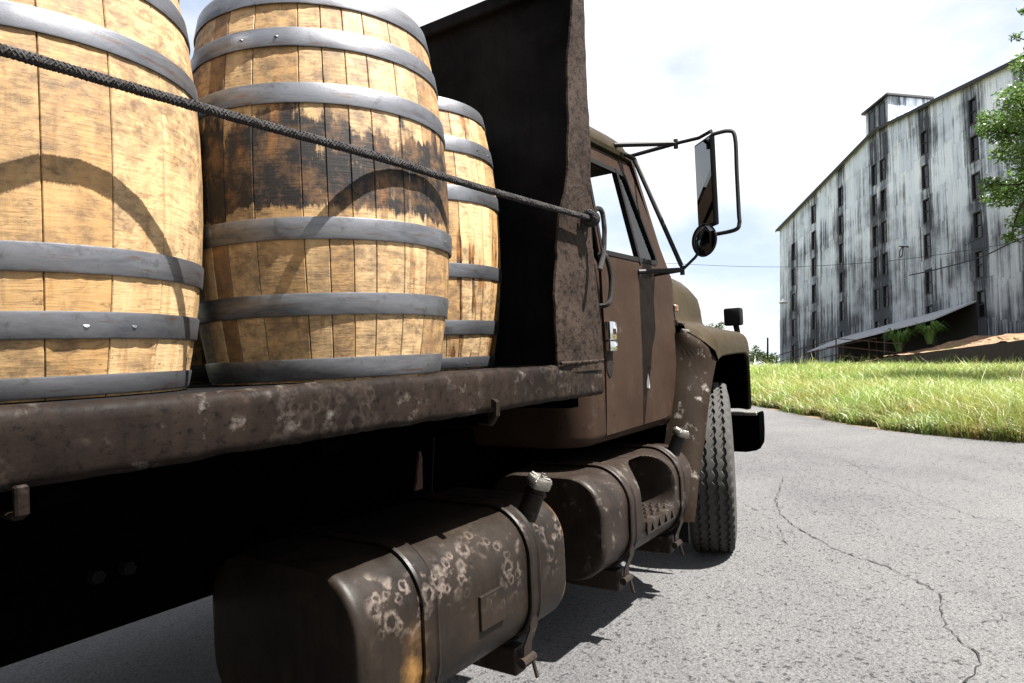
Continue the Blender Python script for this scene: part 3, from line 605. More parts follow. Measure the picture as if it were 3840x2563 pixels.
fp = MB().tube([(0, 0, 0), tuple(np.array(tp_)-ft)], [.11, .09], 7).build('fence_post', 'weathered_post'); fp.location = ft; tag(fp, 'lone thin dark post standing beside the far bushes', 'post')
# overhead cables
def cable(pts, r, label):
    P = bez([Pd(*p) for p in pts], 8); o = Vector(P[0]); c = MB().tube([p-o for p in P], r, 5).build('overhead_cable', 'cable_black'); c.location = o; tag(c, label, 'cable', 'overhead cables')
cable([(1380, 596, 78), (1600, 608, 70), (1789, 613, 63), (1980, 604, 56), (2130, 588, 50), (2349, 552, 42), (2600, 490, 36)], .022, 'thin pale cable strung level across the whole warehouse wall')
cable([(2086, 632, 51.5), (2150, 618, 49), (2250, 590, 44), (2349, 545, 40), (2600, 455, 33)], .045, 'thick dark cable running from the wall bracket up to the tree')

# ================================================================ TRUCK
OT = Vector((1.6, 2.34, 0)); truck = empty('flatbed_truck', MT@Matrix.Translation(OT))
tag(truck, 'old brown rusty flatbed truck carrying wooden barrels up the road', 'truck')
TINV = Matrix.Translation(-OT); YC = 2.34
def tpart(mb, name, mat, parent=None, sharp=35, label=None, both=False):
    out = []
    for m in ([mb, mb.mirror_y(YC)] if both else [mb]):
        m.v = [tuple(Vector(p)-OT) for p in m.v]; out.append(m.build(name, mat, parent or truck, sharp, label))
    return out if both else out[0]
# --- bed: deck and battered side rails
BX0 = -2.7; BX1 = 2.222
deck = tpart(MB().box((BX0, 1.15, 1.165), (BX1-.01, 3.53, 1.214)), 'bed', 'headboard_steel')
def rail():
    xs_ = np.concatenate([np.linspace(BX0, .3, 60), np.linspace(.32, BX1, 420)]); prof = [(.06, 1.216), (.025, 1.219), (.010, 1.214), (.002, 1.203), (0, 1.185), (0, 1.15), (.0, 1.12), (.003, 1.106), (.012, 1.100), (.05, 1.100), (.06, 1.12)]
    rows_ = []
    for x in xs_:
        dn = .006*nz3(x, 0, 0, 2.3)+.003*nz3(x, 5, 0, 9); r = []
        for i, (dy, z) in enumerate(prof):
            e = dn if i < 4 else (.006*nz3(x, 9, 0, 3.1)+.003*nz3(x, 1, 3, 13) if i > 5 else 0)
            r.append((x, 1.12+dy+.005*nz3(x, z, 2, 5)+.0012*nz3(x, z, 7, 22), z+e+(.0012*nz3(x, 3, 3, 40) if i < 4 or i > 5 else 0)))
        rows_.append(r)
    m = MB().grid(rows_); n = len(prof); m.f.append(tuple(range(n))); m.f.append(tuple(range((len(xs_)-1)*n, len(xs_)*n))); return m
tpart(rail(), 'side_rail', 'bed_steel', deck, 50, both=True)
tpart(MB().box((-2.44, 1.585, 1.21), (-2.38, 1.645, 2.05), .006), 'stake_post', 'bed_steel', deck)
tpart(MB().box((BX0-.06, 1.12, 1.08), (BX0, 3.56, 1.215), .01), 'tail_rail', 'bed_steel', deck)
for k, x in enumerate(np.arange(-2.3, 2.2, .55)): tpart(MB().box((x, 1.19, 1.06), (x+.06, 3.49, 1.165)), 'cross_member', 'chassis_black', deck)
# stake hooks under the rail
def hook(x, s=1):
    P = [(x, 1.112, 1.135), (x, 1.104, 1.128), (x, 1.106, 1.09), (x, 1.13, 1.062), (x, 1.165, 1.066)]
    m = MB(); m.loft([[(p[0]-.014*s, p[1], p[2]), (p[0]+.014*s, p[1], p[2]), (p[0]+.014*s, p[1]+.009, p[2]+.003), (p[0]-.014*s, p[1]+.009, p[2]+.003)] for p in P]); return m
tpart(hook(1.545, .62), 'stake_hook', 'bed_steel', deck)
def pocket(x):
    m = MB()
    for a, b in (((x, 1.104, 1.064), (x+.018, 1.118, 1.108)),): m.box(a, b, .003)
    m.box((x, 1.118, 1.058), (x+.018, 1.2, 1.068), .003); return m
tpart(pocket(.392), 'stake_hook', 'bed_steel', deck)
# --- headboard
hb = tpart(MB().box((2.203, 1.13, 1.20), (2.213, 3.55, 2.64)), 'headboard', 'headboard_steel')
tpart(MB().box((2.165, 1.125, 2.598), (2.222, 3.555, 2.652), .006), 'top_rail', 'headboard_steel', hb)
def flange():
    RE = [(1.17, 1.925), (1.22, 1.917), (1.285, 1.91), (1.36, 1.90), (1.41, 1.905), (1.44, 1.90), (1.56, 1.935), (1.70, 1.955), (1.75, 1.972), (1.80, 2.005), (1.86, 2.026), (2.2, 2.073), (2.3, 2.08), (2.5, 2.116), (2.65, 2.13)]
    FE = [(1.17, 2.222), (1.3, 2.216), (1.5, 2.203), (1.7, 2.19), (1.85, 2.192), (2.1, 2.2), (2.3, 2.206), (2.65, 2.215)]
    zz = np.linspace(1.19, 2.648, 90); rows_ = []; rb_ = []
    for z in zz:
        x0 = lerp(z, RE)+.004*nz3(z, 1, 1, 14); x1 = lerp(z, FE)+.003*nz3(z, 4, 1, 22); r = []; r2 = []
        for t in np.linspace(0, 1, 12):
            x = x0+(x1-x0)*t; y = 1.118+.010*nz3(x, z, 3, 3.4)+.003*nz3(x, z, 8, 14)+.018*sstep(.4, 0, t)*nz3(z, 2, 2, 3)
            r.append((x, y, z)); r2.append((x, y+.008, z))
        rows_.append(r+r2[::-1])
    return MB().loft(rows_)
tpart(flange(), 'side_flange', 'flange_steel', hb, 50, both=True)
wm = MB(); P = [(x, 1.114+.002*nz3(x, 1, 1, 60), 1.222+.004*nz3(x, 2, 1, 40)) for x in np.linspace(1.92, 2.22, 40)]; wm.tube(P, [.005+.003*abs(nz3(p[0], 5, 5, 70)) for p in P], 6); tpart(wm, 'weld_seam', 'flange_steel', hb)
# hook ring on the flange (rope is tied to it)
rg_ = MB(); rg_.tube([(2.135+.030*math.cos(a), 1.092+.012*math.cos(a), 1.722+.024*math.sin(a)) for a in np.linspace(0, 2*PI, 20)], .0075, 7, False); rg_.tube([(2.12, 1.125, 1.72), (2.12, 1.09, 1.72)], .008, 7)
tpart(rg_, 'tie_ring', 'rusty_iron', hb)
# --- chassis
tpart(MB().box((2.222, 1.50, 1.17), (2.455, 3.18, 1.185)), 'sun_block_plate', 'chassis_black', deck)  # added plate: keeps the sun shaft between bed and cab off the chassis rail
ch = tpart(MB().box((-3.0, 1.90, .585), (3.6, 1.965, .93), .008), 'chassis_rail', 'chassis_black')
tpart(MB().box((-3.0, 2.715, .585), (4.9, 2.78, .93), .008), 'chassis_rail', 'chassis_black')
tpart(MB().box((BX0, 1.88, .93), (2.18, 1.99, 1.062)), 'bed_sill', 'chassis_black', deck); tpart(MB().box((BX0, 2.70, .93), (2.18, 2.81, 1.062)), 'bed_sill', 'chassis_black', deck)
for x, mt in ((.84, 'headboard_steel'), (.918, 'headboard_steel'), (.66, 'chassis_black'), (1.35, 'chassis_black')):
    b = MB(); b.lathe([(0, .03), (.018, .03), (.02, .02), (.02, 0)], 6, Matrix.Translation((x, 1.90, .74))@Matrix.Rotation(PI/2, 4, 'X')); tpart(b, 'bolt', mt, ch)
for x in (-.4, .9, 2.3, 3.3): tpart(MB().box((x, 1.965, .65), (x+.08, 2.715, .85)), 'frame_crossbar', 'chassis_black', ch)
tpart(MB().tube([(-1.8, 2.34, .62), (3.2, 2.34, .80)], .055, 10), 'drive_shaft', 'chassis_black', ch)
tpart(MB().box((2.9, 2.05, .62), (4.75, 2.63, 1.25), .06), 'engine_block', 'chassis_black', ch)
tpart(MB().box((1.0, 3.0, .40), (2.3, 3.45, .95), .05), 'far_side_box', 'chassis_black', ch)
sp = MB().loft([[(x+w, 1.52, z), (x-w*.4, 1.52, z), (x-w*.4, 1.528, z), (x+w, 1.528, z)] for x, z, w in ((1.676, .955, .004), (1.674, .93, .012), (1.668, .90, .016), (1.664, .86, .02), (1.655, .832, .026))])
tpart(sp, 'rusty_bracket', 'rusty_iron', ch)

# --- fuel tanks
def tprofile(y0, y1, z0, z1, r, n=12, fl=.03):
    out = []
    for cx_, cz_, a0 in ((y0+r, z0+r, PI), (y1-r, z0+r, 1.5*PI), (y1-r, z1-r, 0), (y0+r, z1-r, .5*PI)):
        for k in range(n+1):
            a = a0+.5*PI*k/n; out.append((cx_+r*math.cos(a), cz_+r*math.sin(a)))
    # fill the flats
    res = []
    for i, p in enumerate(out):
        q = out[(i+1) % len(out)]; d = math.hypot(q[0]-p[0], q[1]-p[1]); res.append(p); m = int(d/fl)
        for k in range(1, m): res.append((p[0]+(q[0]-p[0])*k/m, p[1]+(q[1]-p[1])*k/m))
    return res
def tank(x0, x1, y0, y1, z0, z1, r, recess=None, nx=70):
    cyy, czz = (y0+y1)/2, (z0+z1)/2; rings = []
    def ring(x, k):
        pr = tprofile(y0, y1, z0, z1, r, 26 if recess else 12, .009 if recess else .03); out = []
        for y, z in pr:
            y_, z_ = cyy+(y-cyy)*k, czz+(z-czz)*k
            if recess:
                rx, rz, hx, hz, dp = recess
                u_ = abs(x-rx)/hx; zz = (z_-rz)/hz; w_ = abs(zz) if zz < 0 else abs(zz)
                q = (u_**3.2+w_**3.2)**(1/3.2)
                if y < cyy: y_ += dp*sstep(1.08, .86, q)
            y_ += .003*nz3(x, z*2, y*2, 3)
            out.append((x, y_, z_))
        return out
    for d, k in ((0, .90), (0, .955), (.004, .975), (.012, .992), (.022, 1.0)): rings.append(ring(x0+d, k))
    for x in np.linspace(x0+.05, x1-.05, nx): rings.append(ring(x, 1))
    for d, k in ((.022, 1.0), (.012, .992), (.004, .975), (0, .955), (0, .90)): rings.append(ring(x1-d, k))
    return MB().loft(rings)
def strap(x, y0, y1, z0, z1, r, w=.03, hang=.10):
    pr = tprofile(y0-.005, y1+.005, z0-.005, z1+.005, r+.005); m = MB(); sec = [(-w, 0), (-w, .007), (-w*.72, .010), (-w*.5, .005), (w*.5, .005), (w*.72, .010), (w, .007), (w, 0)]
    rings = []
    cyy, czz = (y0+y1)/2, (z0+z1)/2; N_ = len(pr)
    for i, (y, z) in enumerate(pr):
        a, b = pr[i-1], pr[(i+1) % N_]; t = np.array([b[0]-a[0], b[1]-a[1]]); t /= np.linalg.norm(t); nn = np.array([t[1], -t[0]])
        if nn.dot(np.array([y-cyy, z-czz])) < 0: nn = -nn
        rings.append([(x+s, y+nn[0]*h, z+nn[1]*h) for s, h in sec])
    rings.append(rings[0]); m.loft(rings, False, True); return m
def strap_foot(x, y0, z0):
    m = MB(); m.loft([[(x-.022, y, z), (x+.022, y, z), (x+.022, y+.006, z), (x-.022, y+.006, z)] for y, z in ((y0-.004, z0+.17), (y0+.004, z0+.06), (y0+.03, z0-.0), (y0+.036, z0-.055))])
    m.tube([(x-.035, y0+.035, z0-.05), (x+.035, y0+.035, z0-.05)], .016, 8); m.tube([(x+.02, y0+.03, z0-.05), (x+.022, y0+.015, z0-.11)], .007, 6)
    m.box((x-.03, y0+.06, z0-.10), (x+.03, y0+.5, z0-.012), .006); return m
def filler(base, axis, l, rad):
    ax = Vector(axis).normalized(); Q = ax.to_track_quat('Z', 'Y').to_matrix().to_4x4(); T = Matrix.Translation(base)@Q
    neck = MB().lathe([(rad*1.02, -.06), (rad*1.02, 0), (rad*.98, l*.55), (rad*1.12, l*.57), (rad*1.12, l*.62), (rad*.93, l*.64), (rad*.93, l*.8)], 22, T)
    cap = MB()
    prof = [(rad*.95, l*.74), (rad*1.18, l*.76), (rad*1.2, l*.80), (rad*1.2, l*.95), (rad*1.12, l*1.0), (rad*.5, l*1.0), (0.001, l*.98)]; n = 40; rings = []
    for r_, z_ in prof: rings.append([T@Vector((r_*(1+(.05*math.cos(4*a) if r_ > rad*.9 else 0))*math.cos(a), r_*(1+(.05*math.cos(4*a) if r_ > rad*.9 else 0))*math.sin(a), z_)) for a in [2*PI*k/n for k in range(n)]])
    cap.loft(rings, False)
    for a in (0, PI/2, PI, 1.5*PI): cap.tube([T@Vector((rad*.3*math.cos(a), rad*.3*math.sin(a), l*1.0)), T@Vector((rad*.95*math.cos(a), rad*.95*math.sin(a), l*1.03)), T@Vector((rad*1.22*math.cos(a), rad*1.22*math.sin(a), l*.93))], rad*.12, 6)
    cap.tube([T@Vector((0, 0, l*.98)), T@Vector((0, 0, l*1.12))], rad*.09, 6)
    chn = MB().tube(bez([T@Vector((0, 0, l*1.08)), T@Vector((rad*.8, -rad*.5, l*1.03)), T@Vector((rad*1.25, -rad*.7, l*.8)), T@Vector((rad*1.1, -rad*.6, l*.6))], 5), .0025, 5)
    return neck, cap, chn
T1 = (1.095, 2.055, 1.205, 1.80, .325, .762, .155); T2 = (2.40, 3.42, 1.235, 1.80, .335, .755, .155)
t1 = tpart(tank(*T1), 'fuel_tank', 'tank_steel', label='rear rounded fuel tank with pale ring stains')
for x in (1.335, 1.835):
    tpart(strap(x, T1[2], T1[3], T1[4], T1[5], T1[6]), 'tank_strap', 'tank_steel', t1); tpart(strap_foot(x, T1[2], T1[4]), 'strap_foot', 'step_tank_steel', t1)
for pt, nm, mt in zip(filler((1.905, 1.262, .725), (.10, -.42, 1), .135, .034), ('filler_neck', 'filler_cap', 'cap_chain'), ('tank_steel', 'worn_alloy', 'black_iron')): tpart(pt, nm, mt, t1)
tpart(MB().box((1.545, 1.194, .475), (1.665, 1.212, .575), .002), 'label_plate', 'tank_steel', t1)
rimm = MB()
t2 = tpart(tank(*T2, recess=(2.965, .605, .185, .135, .22), nx=230), 'fuel_tank', 'step_tank_steel', label='front fuel tank with a recessed step')
for x in (2.655, 3.245):
    tpart(strap(x, T2[2], T2[3], T2[4], T2[5], T2[6]), 'tank_strap', 'step_tank_steel', t2); tpart(strap_foot(x, T2[2], T2[4]), 'strap_foot', 'step_tank_steel', t2)
for pt, nm, mt in zip(filler((3.335, 1.30, .725), (.10, -.42, 1), .12, .033), ('filler_neck', 'filler_cap', 'cap_chain'), ('black_iron', 'worn_alloy', 'black_iron')): tpart(pt, nm, mt, t2)
st = MB(); st.box((2.80, 1.232, .487), (3.13, 1.43, .497), .002); st.box((2.80, 1.226, .440), (3.13, 1.236, .497), .002)
stp = tpart(st, 'step_tread', 'step_tank_steel', t2)
tt = MB()
for i in range(9):
    for j in range(5):
        x = 2.82+i*.036; y = 1.25+j*.035+(.0 if i % 2 else .012); tt.loft([[(x, y, .497), (x+.022, y, .497), (x+.022, y+.02, .497), (x, y+.02, .497)], [(x+.005, y+.006, .508), (x+.017, y+.006, .508), (x+.017, y+.014, .508), (x+.005, y+.014, .508)]])
tpart(tt, 'tread_teeth', 'step_tank_steel', t2)
for i in range(4):
    x = 2.835+i*.078; m = MB().add([(x, 1.2245, .452), (x+.034, 1.2245, .452), (x+.017, 1.2245, .486)], [(0, 1, 2)]); m.add([(x, 1.2305, .452), (x+.034, 1.2305, .452), (x+.017, 1.2305, .486)], [(2, 1, 0)]); m.f += [(0, 1, 4, 3), (1, 2, 5, 4), (2, 0, 3, 5)]; tpart(m, 'tread_hole', 'chassis_black', t2, 0)

# --- cab
def plan(x0, x1, y0, y1, r, rf, z, n=8):
    P = []
    for cx_, cy_, a0, rr in ((x0+r, y0+r, PI, r), (x1-rf, y0+rf, 1.5*PI, rf), (x1-rf, y1-rf, 0, rf), (x0+r, y1-r, .5*PI, r)):
        for k in range(n+1): a = a0+.5*PI*k/n; P.append((cx_+rr*math.cos(a), cy_+rr*math.sin(a), z))
    return P
CY = 1.352
cabm = MB(); rings = []
for z, ins in ((.985, .10), (.845, .085), (.852, .035), (.868, .012), (.90, .002), (1.25, -.004), (1.60, 0), (1.645, .006), (1.672, .02)): rings.append(plan(2.46+ins*.6, 3.615-ins*.3, CY+ins, 2*YC-CY-ins, .13, .05, z))
rings += [plan(2.52, 3.56, CY+.06, 2*YC-CY-.06, .10, .04, z) for z in (1.668, 1.0)]
cabm.loft(rings, False); fl = plan(2.5, 3.58, CY+.07, 2*YC-CY-.07, .1, .04, 1.0); cabm.add(fl, [tuple(range(len(fl)))])
cab = tpart(cabm, 'cab', 'cab_paint', None, 40)
# back wall & B pillars
tpart(MB().box((2.485, 1.43, 1.66), (2.52, 3.25, 2.26), .01), 'back_wall', 'cab_paint', cab)
tpart(MB().box((2.46, 1.375, 1.655), (2.685, 1.44, 2.25), .02), 'rear_pillar', 'cab_paint', cab, both=True)
rr = MB(); rings = []
for z, ins in ((2.205, .03), (2.215, -.002), (2.235, -.006), (2.245, .012), (2.262, .014), (2.30, .03), (2.335, .07), (2.36, .14), (2.378, .28), (2.385, .5)): rings.append(plan(2.44+ins, 3.335-ins*1.3, 1.412+ins, 2*YC-1.412-ins, max(.05, .16-ins*.2) if ins < .3 else .1, .13 if ins < .3 else .08, z))
rr.loft(rings, True); tpart(rr, 'roof', 'hood_paint', cab, 40)
tpart(MB().box((2.5, 1.46, 2.175), (3.24, 3.2, 2.207)), 'headliner', 'liner_brown', cab)
def bar(a, b, wx, wy):   # sloped pillar
    a = Vector(a); b = Vector(b); return MB().loft([[(p.x-wx, p.y-wy, p.z), (p.x+wx, p.y-wy*.4, p.z), (p.x+wx*1.1, p.y+wy, p.z), (p.x-wx, p.y+wy, p.z)] for p in (a, a.lerp(b, .33), a.lerp(b, .66), b)])
tpart(bar((3.575, 1.392, 1.63), (3.285, 1.448, 2.235), .038, .028), 'windscreen_pillar', 'cab_paint', cab, 50, both=True)
ws = MB().grid([[(3.60-.275*t+.16*(1-((y-YC)/1.0)**2), y, 1.66+.55*t) for y in np.linspace(1.42, 3.26, 15)] for t in np.linspace(0, 1, 5)]); tpart(ws, 'windscreen', 'clear_glass', cab)
dsh = MB(); dsh.loft([[(x, y, z) for x, z in ((3.25, 1.30), (3.22, 1.60), (3.28, 1.665+.03*b), (3.36, 1.69+.04*b), (3.44, 1.69+.04*b), (3.60, 1.66), (3.58, 1.3))] for y, b in ((1.43, .1), (1.47, 1.0), (1.52, 1.8), (1.58, 2.2), (1.68, 2.0), (1.85, 1.4), (2.3, .8), (2.8, 2.2), (3.25, 0))]); tpart(dsh, 'dashboard', 'seat_vinyl', cab)
sw_ = MB(); c = Vector((3.12, 2.85, 1.72)); n_ = Vector((-.8, 0, .6)); q = n_.to_track_quat('Z', 'Y'); sw_.tube([c+q@Vector((.23*math.cos(a), .23*math.sin(a), 0)) for a in np.linspace(0, 2*PI, 36)], .014, 7, False)
for a in (0, 2*PI/3, 4*PI/3): sw_.tube([c, c+q@Vector((.23*math.cos(a), .23*math.sin(a), 0))], .012, 6)
sw_.tube([c, c-n_*.4], .03, 8); tpart(sw_, 'steering_wheel', 'black_rubber', cab)
tpart(MB().box((2.54, 1.5, 1.0), (2.75, 3.18, 1.72), .06, seg=3).box((2.7, 1.5, 1.0), (3.15, 3.18, 1.25), .05, seg=3), 'seat', 'seat_vinyl', cab)
# door
def dy(x, z): return 1.341+.012*((z-1.28)/.4)**2*(1 if z < 1.28 else .25)+max(0, z-1.655)*.125
DO = [(2.700, .885), (3.38, .893), (3.43, .905), (3.475, .945), (3.52, 1.03), (3.545, 1.125), (3.540, 1.35), (3.527, 1.60), (3.515, 1.66), (3.47, 1.74), (3.23, 2.185), (3.20, 2.205), (2.72, 2.205), (2.703, 2.19)]
DW = [(2.722, 1.688), (3.335, 1.688), (3.362, 1.702), (3.358, 1.735), (3.165, 2.115), (3.135, 2.135), (2.74, 2.135), (2.724, 2.115)]
def inset(P, d):
    out = []; n = len(P)
    for i in range(n):
        a, b, c_ = np.array(P[i-1]), np.array(P[i]), np.array(P[(i+1) % n]); t1_ = (b-a)/np.linalg.norm(b-a); t2_ = (c_-b)/np.linalg.norm(c_-b); m_ = np.array([-t1_[1]-t2_[1], t1_[0]+t2_[0]]); m_ /= np.linalg.norm(m_)+1e-9; out.append(tuple(b+m_*d/max(.4, abs(m_.dot(np.array([-t1_[1], t1_[0]]))))))
    return out
cuts = [('z', z) for z in (.95, 1.05, 1.15, 1.25, 1.35, 1.45, 1.55, 1.62, 1.66, 1.69, 1.8, 1.9, 2., 2.1)]
door, door2 = tpart(MB().plate(DO, [DW], dy, .03, cuts), 'door', 'cab_paint', None, 30, both=True)
gsk = MB().plate(inset(DO, -.009), [inset(DO, .02)], lambda x, z: dy(x, z)+.0075, .02, cuts); tpart(gsk, 'door_seal', 'chassis_black', door, 0)
wsl = MB().plate(inset(DW, -.004), [inset(DW, .018)], lambda x, z: dy(x, z)-.004, .02, [('z', z) for z in (1.8, 1.9, 2.0)]); tpart(wsl, 'window_rubber', 'black_rubber', door, 0)
tpart(MB().loft([[(x-.011, dy(x, z)-.006, z), (x+.011, dy(x, z)-.006, z), (x+.011, dy(x, z)+.02, z), (x-.011, dy(x, z)+.02, z)] for x, z in ((3.135, 1.675), (3.09, 1.9), (3.05, 2.14))]), 'vent_post', 'black_rubber', door)
VW = [(3.150, 1.70), (3.34, 1.70), (3.35, 1.73), (3.155, 2.11), (3.062, 2.12)]
tpart(MB().plate(inset(VW, .006), [], lambda x, z: dy(x, z)+.008, .004), 'vent_glass', 'tinted_glass', door)
# handle, recess, badge, marks
hd = MB(); hd.box((2.700, 1.312, 1.300), (2.775, 1.345, 1.385), .008, seg=2); hd.box((2.702, 1.314, 1.252), (2.777, 1.345, 1.298), .008, seg=2)
h_ = tpart(hd, 'door_handle', 'chrome', door)
for k in range(3): tpart(MB().box((2.727+k*.010, 1.3095, 1.325), (2.733+k*.010, 1.313, 1.352), .001), 'handle_mark', 'faded_mark', door)
for k in range(3): tpart(MB().box((2.728+k*.010, 1.3095, 1.316), (2.732+k*.010, 1.313, 1.320)), 'handle_dot', 'amber_lens', door)
rc = MB(); rc.loft([[(2.736+.033*k*math.cos(a), 1.3385-.0, 1.195+.055*k*math.sin(a)) for a in np.linspace(0, 2*PI, 20)[:-1]] for k in (1.0, .4)]); tpart(rc, 'handle_recess', 'faded_mark', door)
pm = MB(); SP = [(3.153, 1.135), (3.147, 1.12), (3.137, 1.095), (3.135, 1.07), (3.142, 1.062), (3.155, 1.066), (3.166, 1.058), (3.172, 1.07), (3.172, 1.095), (3.165, 1.115)]
pm.add([(x, dy(x, z)-.0025, z) for x, z in SP], [tuple(range(len(SP)))]); tpart(pm, 'paint_chip', 'white_paint', door, 0)
def text_part(txt, size, origin, mat, name, parent, th=.002):
    cu = bpy.data.curves.new(name, 'FONT'); cu.body = txt; cu.size = size; cu.extrude = th; tmp = bpy.data.objects.new('tmp', cu); COL.objects.link(tmp)
    dg = bpy.context.evaluated_depsgraph_get(); me = bpy.data.meshes.new_from_object(tmp.evaluated_get(dg)); bpy.data.objects.remove(tmp); me.name = name
    me.transform(Matrix.Translation(Vector(origin)-OT)@Matrix.Rotation(PI/2, 4, 'X')); me.materials.clear(); me.materials.append(M[mat]); o = link(name, me, parent); return o
tpart(MB().box((3.565, 1.338, 1.452), (3.612, 1.352, 1.488), .003), 'badge', 'worn_alloy', cab); text_part('S', .042, (3.567, 1.336, 1.456), 'badge_orange', 'badge_letter', cab)
text_part('71', .05, (3.565, 1.346, 1.375), 'faded_mark', 'stencil_number', cab, .001)
text_part('TEST', .022, (3.16, dy(3.2, 1.16)-.0005, 1.155), 'faded_mark', 'stencil_text', door, .0008)
gh = MB().tube(bez([(2.665, 1.335, 1.672), (2.672, 1.305, 1.665), (2.700, 1.298, 1.58), (2.688, 1.298, 1.49), (2.668, 1.305, 1.455), (2.655, 1.335, 1.45)], 6), .011, 8); tpart(gh, 'grab_handle', 'black_iron', cab)

# --- hood with front wings (one tilting piece)
YH = [(3.62, 1.365), (3.9, 1.385), (4.2, 1.43), (4.5, 1.51), (4.8, 1.62), (5.06, 1.72)]
YF = [(3.62, 1.20), (3.75, 1.192), (4.1, 1.195), (4.4, 1.212), (4.7, 1.266), (4.85, 1.306), (4.98, 1.37), (5.06, 1.46)]
ARC = [(3.79, 1.175), (3.86, 1.20), (4.0, 1.207), (4.3, 1.21), (4.55, 1.207), (4.66, 1.17), (4.72, 1.05), (4.76, .92), (4.80, .84), (4.9, .80), (5.06, .80)]
xs_ = [3.622, 3.66, 3.70, 3.745, 3.79, 3.83, 3.88, 3.95, 4.05, 4.2, 4.35, 4.5, 4.6, 4.66, 4.70, 4.74, 4.78, 4.82, 4.88, 4.94, 5.0, 5.04, 5.06]
rows_ = []
for x in xs_:
    yh, yf = lerp(x, YH), lerp(x, YF); t = (x-3.62)/1.44; dz_ = -.05*t-.10*sstep(4.85, 5.06, x)
    hs = [(YC, 1.80+dz_), (YC-.35, 1.79+dz_), (yh+.30, 1.752+dz_*.9), (yh+.165, 1.715+dz_*.8), (yh+.104, 1.680+dz_*.7), (yh+.055, 1.632+dz_*.6), (yh+.022, 1.57), (yh+.006, 1.50), (yh, 1.44), (yh-.004, 1.41), (yh-.018, 1.392), (yh-.045, 1.380)]
    if x < 3.79:
        u_ = (x-3.622)/(3.79-3.622); ye = 1.305-.113*min(1, u_*1.5); ze = 1.335-.16*u_**1.1
        fs = [(yh-.045+(ye-yh+.045)*k, 1.380+(ze-1.380)*k**1.8) for k in (.2, .4, .55, .7, .8, .88, .94, 1)]
    else:
        za = lerp(x, ARC); tz = 1.362-.015*t-.14*sstep(4.8, 5.06, x); fs = [(yf+(yh-.045-yf)*.62, 1.372-.01*t+(tz-1.362)), (yf+.06, tz-.012), (yf+.03, tz-.03), (yf+.013, tz-.052), (yf+.003, tz-.085), (yf, tz-.115), (yf, (tz-.115+za)/2 if za < tz-.12 else za+.004), (yf, za)]
    rows_.append([(x, y, z) for y, z in hs+fs])
def both_side(rows_): return [[(x, 2*YC-y, z) for x, y, z in reversed(r)][:-1]+r for r in rows_]
hm = MB().grid(both_side(rows_)); lip = MB()
hood = tpart(hm, 'hood', 'hood_paint', None, 42)
lp = [(x, lerp(x, YF)+.012, lerp(x, ARC)+.002) for x in xs_ if x >= 3.79]; tpart(MB().tube(lp, .012, 6), 'wing_lip', 'hood_paint', hood, both=True)
# rolled hood edge over the splash panel
sl = [(x, r[-1][1]+.004, r[-1][2]+.002) for x, r in zip(xs_, rows_) if x <= 3.79]; tpart(MB().tube(sl, .008, 6), 'hood_edge', 'chassis_black', hood, both=True)
# inner wing, grille, lamps, bumper
tpart(MB().box((3.75, 1.74, .75), (5.0, 1.76, 1.62)), 'inner_wing', 'chassis_black', hood, both=True)
tpart(MB().box((4.93, 1.34, .80), (4.96, 1.76, 1.26)), 'wing_front', 'chassis_black', hood, both=True)
gr = MB().box((5.03, 1.72, .82), (5.07, 2.96, 1.60), .01)
gro = tpart(gr, 'grille', 'chassis_black', hood)
for k in range(12): tpart(MB().box((5.07, 1.75, .86+k*.06), (5.09, 2.93, .885+k*.06), .003), 'grille_bar', 'worn_alloy', hood)
hl = MB(); hl.lathe([(.001, .03), (.07, .025), (.09, 0), (.10, -.02), (.10, -.05)], 20, Matrix.Translation((5.02, 1.60, 1.05))@Matrix.Rotation(PI/2, 4, 'Y')); tpart(hl, 'headlight', 'chrome', hood, both=True)
bp = MB(); rows2 = []
for y, w in ((1.30, .55), (1.305, .8), (1.33, .95), (1.40, 1), (3.28, 1), (3.35, .95), (3.375, .8), (3.38, .55)):
    zt = .765; zb = .765-.285*w; rows2.append([(5.0, y, zt), (5.12, y, zt), (5.14, y, zt-.02), (5.14, y, zb+.02), (5.12, y, zb), (5.0, y, zb)])
tpart(bp.loft(rows2), 'bumper', 'chassis_black', None, 30)
tpart(MB().box((4.98, 1.31, .745), (5.13, 3.37, .7685), .004), 'bumper_top', 'worn_alloy', None)
sg = MB().box((4.66, 1.300, 1.385), (4.74, 1.415, 1.505), .014, seg=2); sgo = tpart(sg, 'signal_lamp', 'black_rubber', hood); tpart(MB().box((4.74, 1.308, 1.392), (4.756, 1.407, 1.498), .004), 'signal_lens', 'amber_lens', hood)
tpart(MB().tube([(4.70, 1.345, 1.395), (4.70, 1.335, 1.335)], .02, 8), 'signal_stem', 'black_rubber', hood)
tpart(MB().box((3.625, 1.325, 1.372), (3.675, 1.345, 1.392), .004).box((3.66, 1.318, 1.345), (3.685, 1.338, 1.38), .004), 'hood_latch', 'black_iron', hood)
lt = MB(); lt.tube([(3.585, 1.318, 1.345), (3.64, 1.30, 1.34)], .011, 7); lt.loft([[(3.60+w, 1.302, z), (3.60-w, 1.302, z), (3.60-w, 1.314, z), (3.60+w, 1.314, z)] for z, w in ((1.35, .010), (1.31, .013), (1.28, .011), (1.245, .003))]); tpart(lt, 'hood_strap', 'worn_alloy', hood)
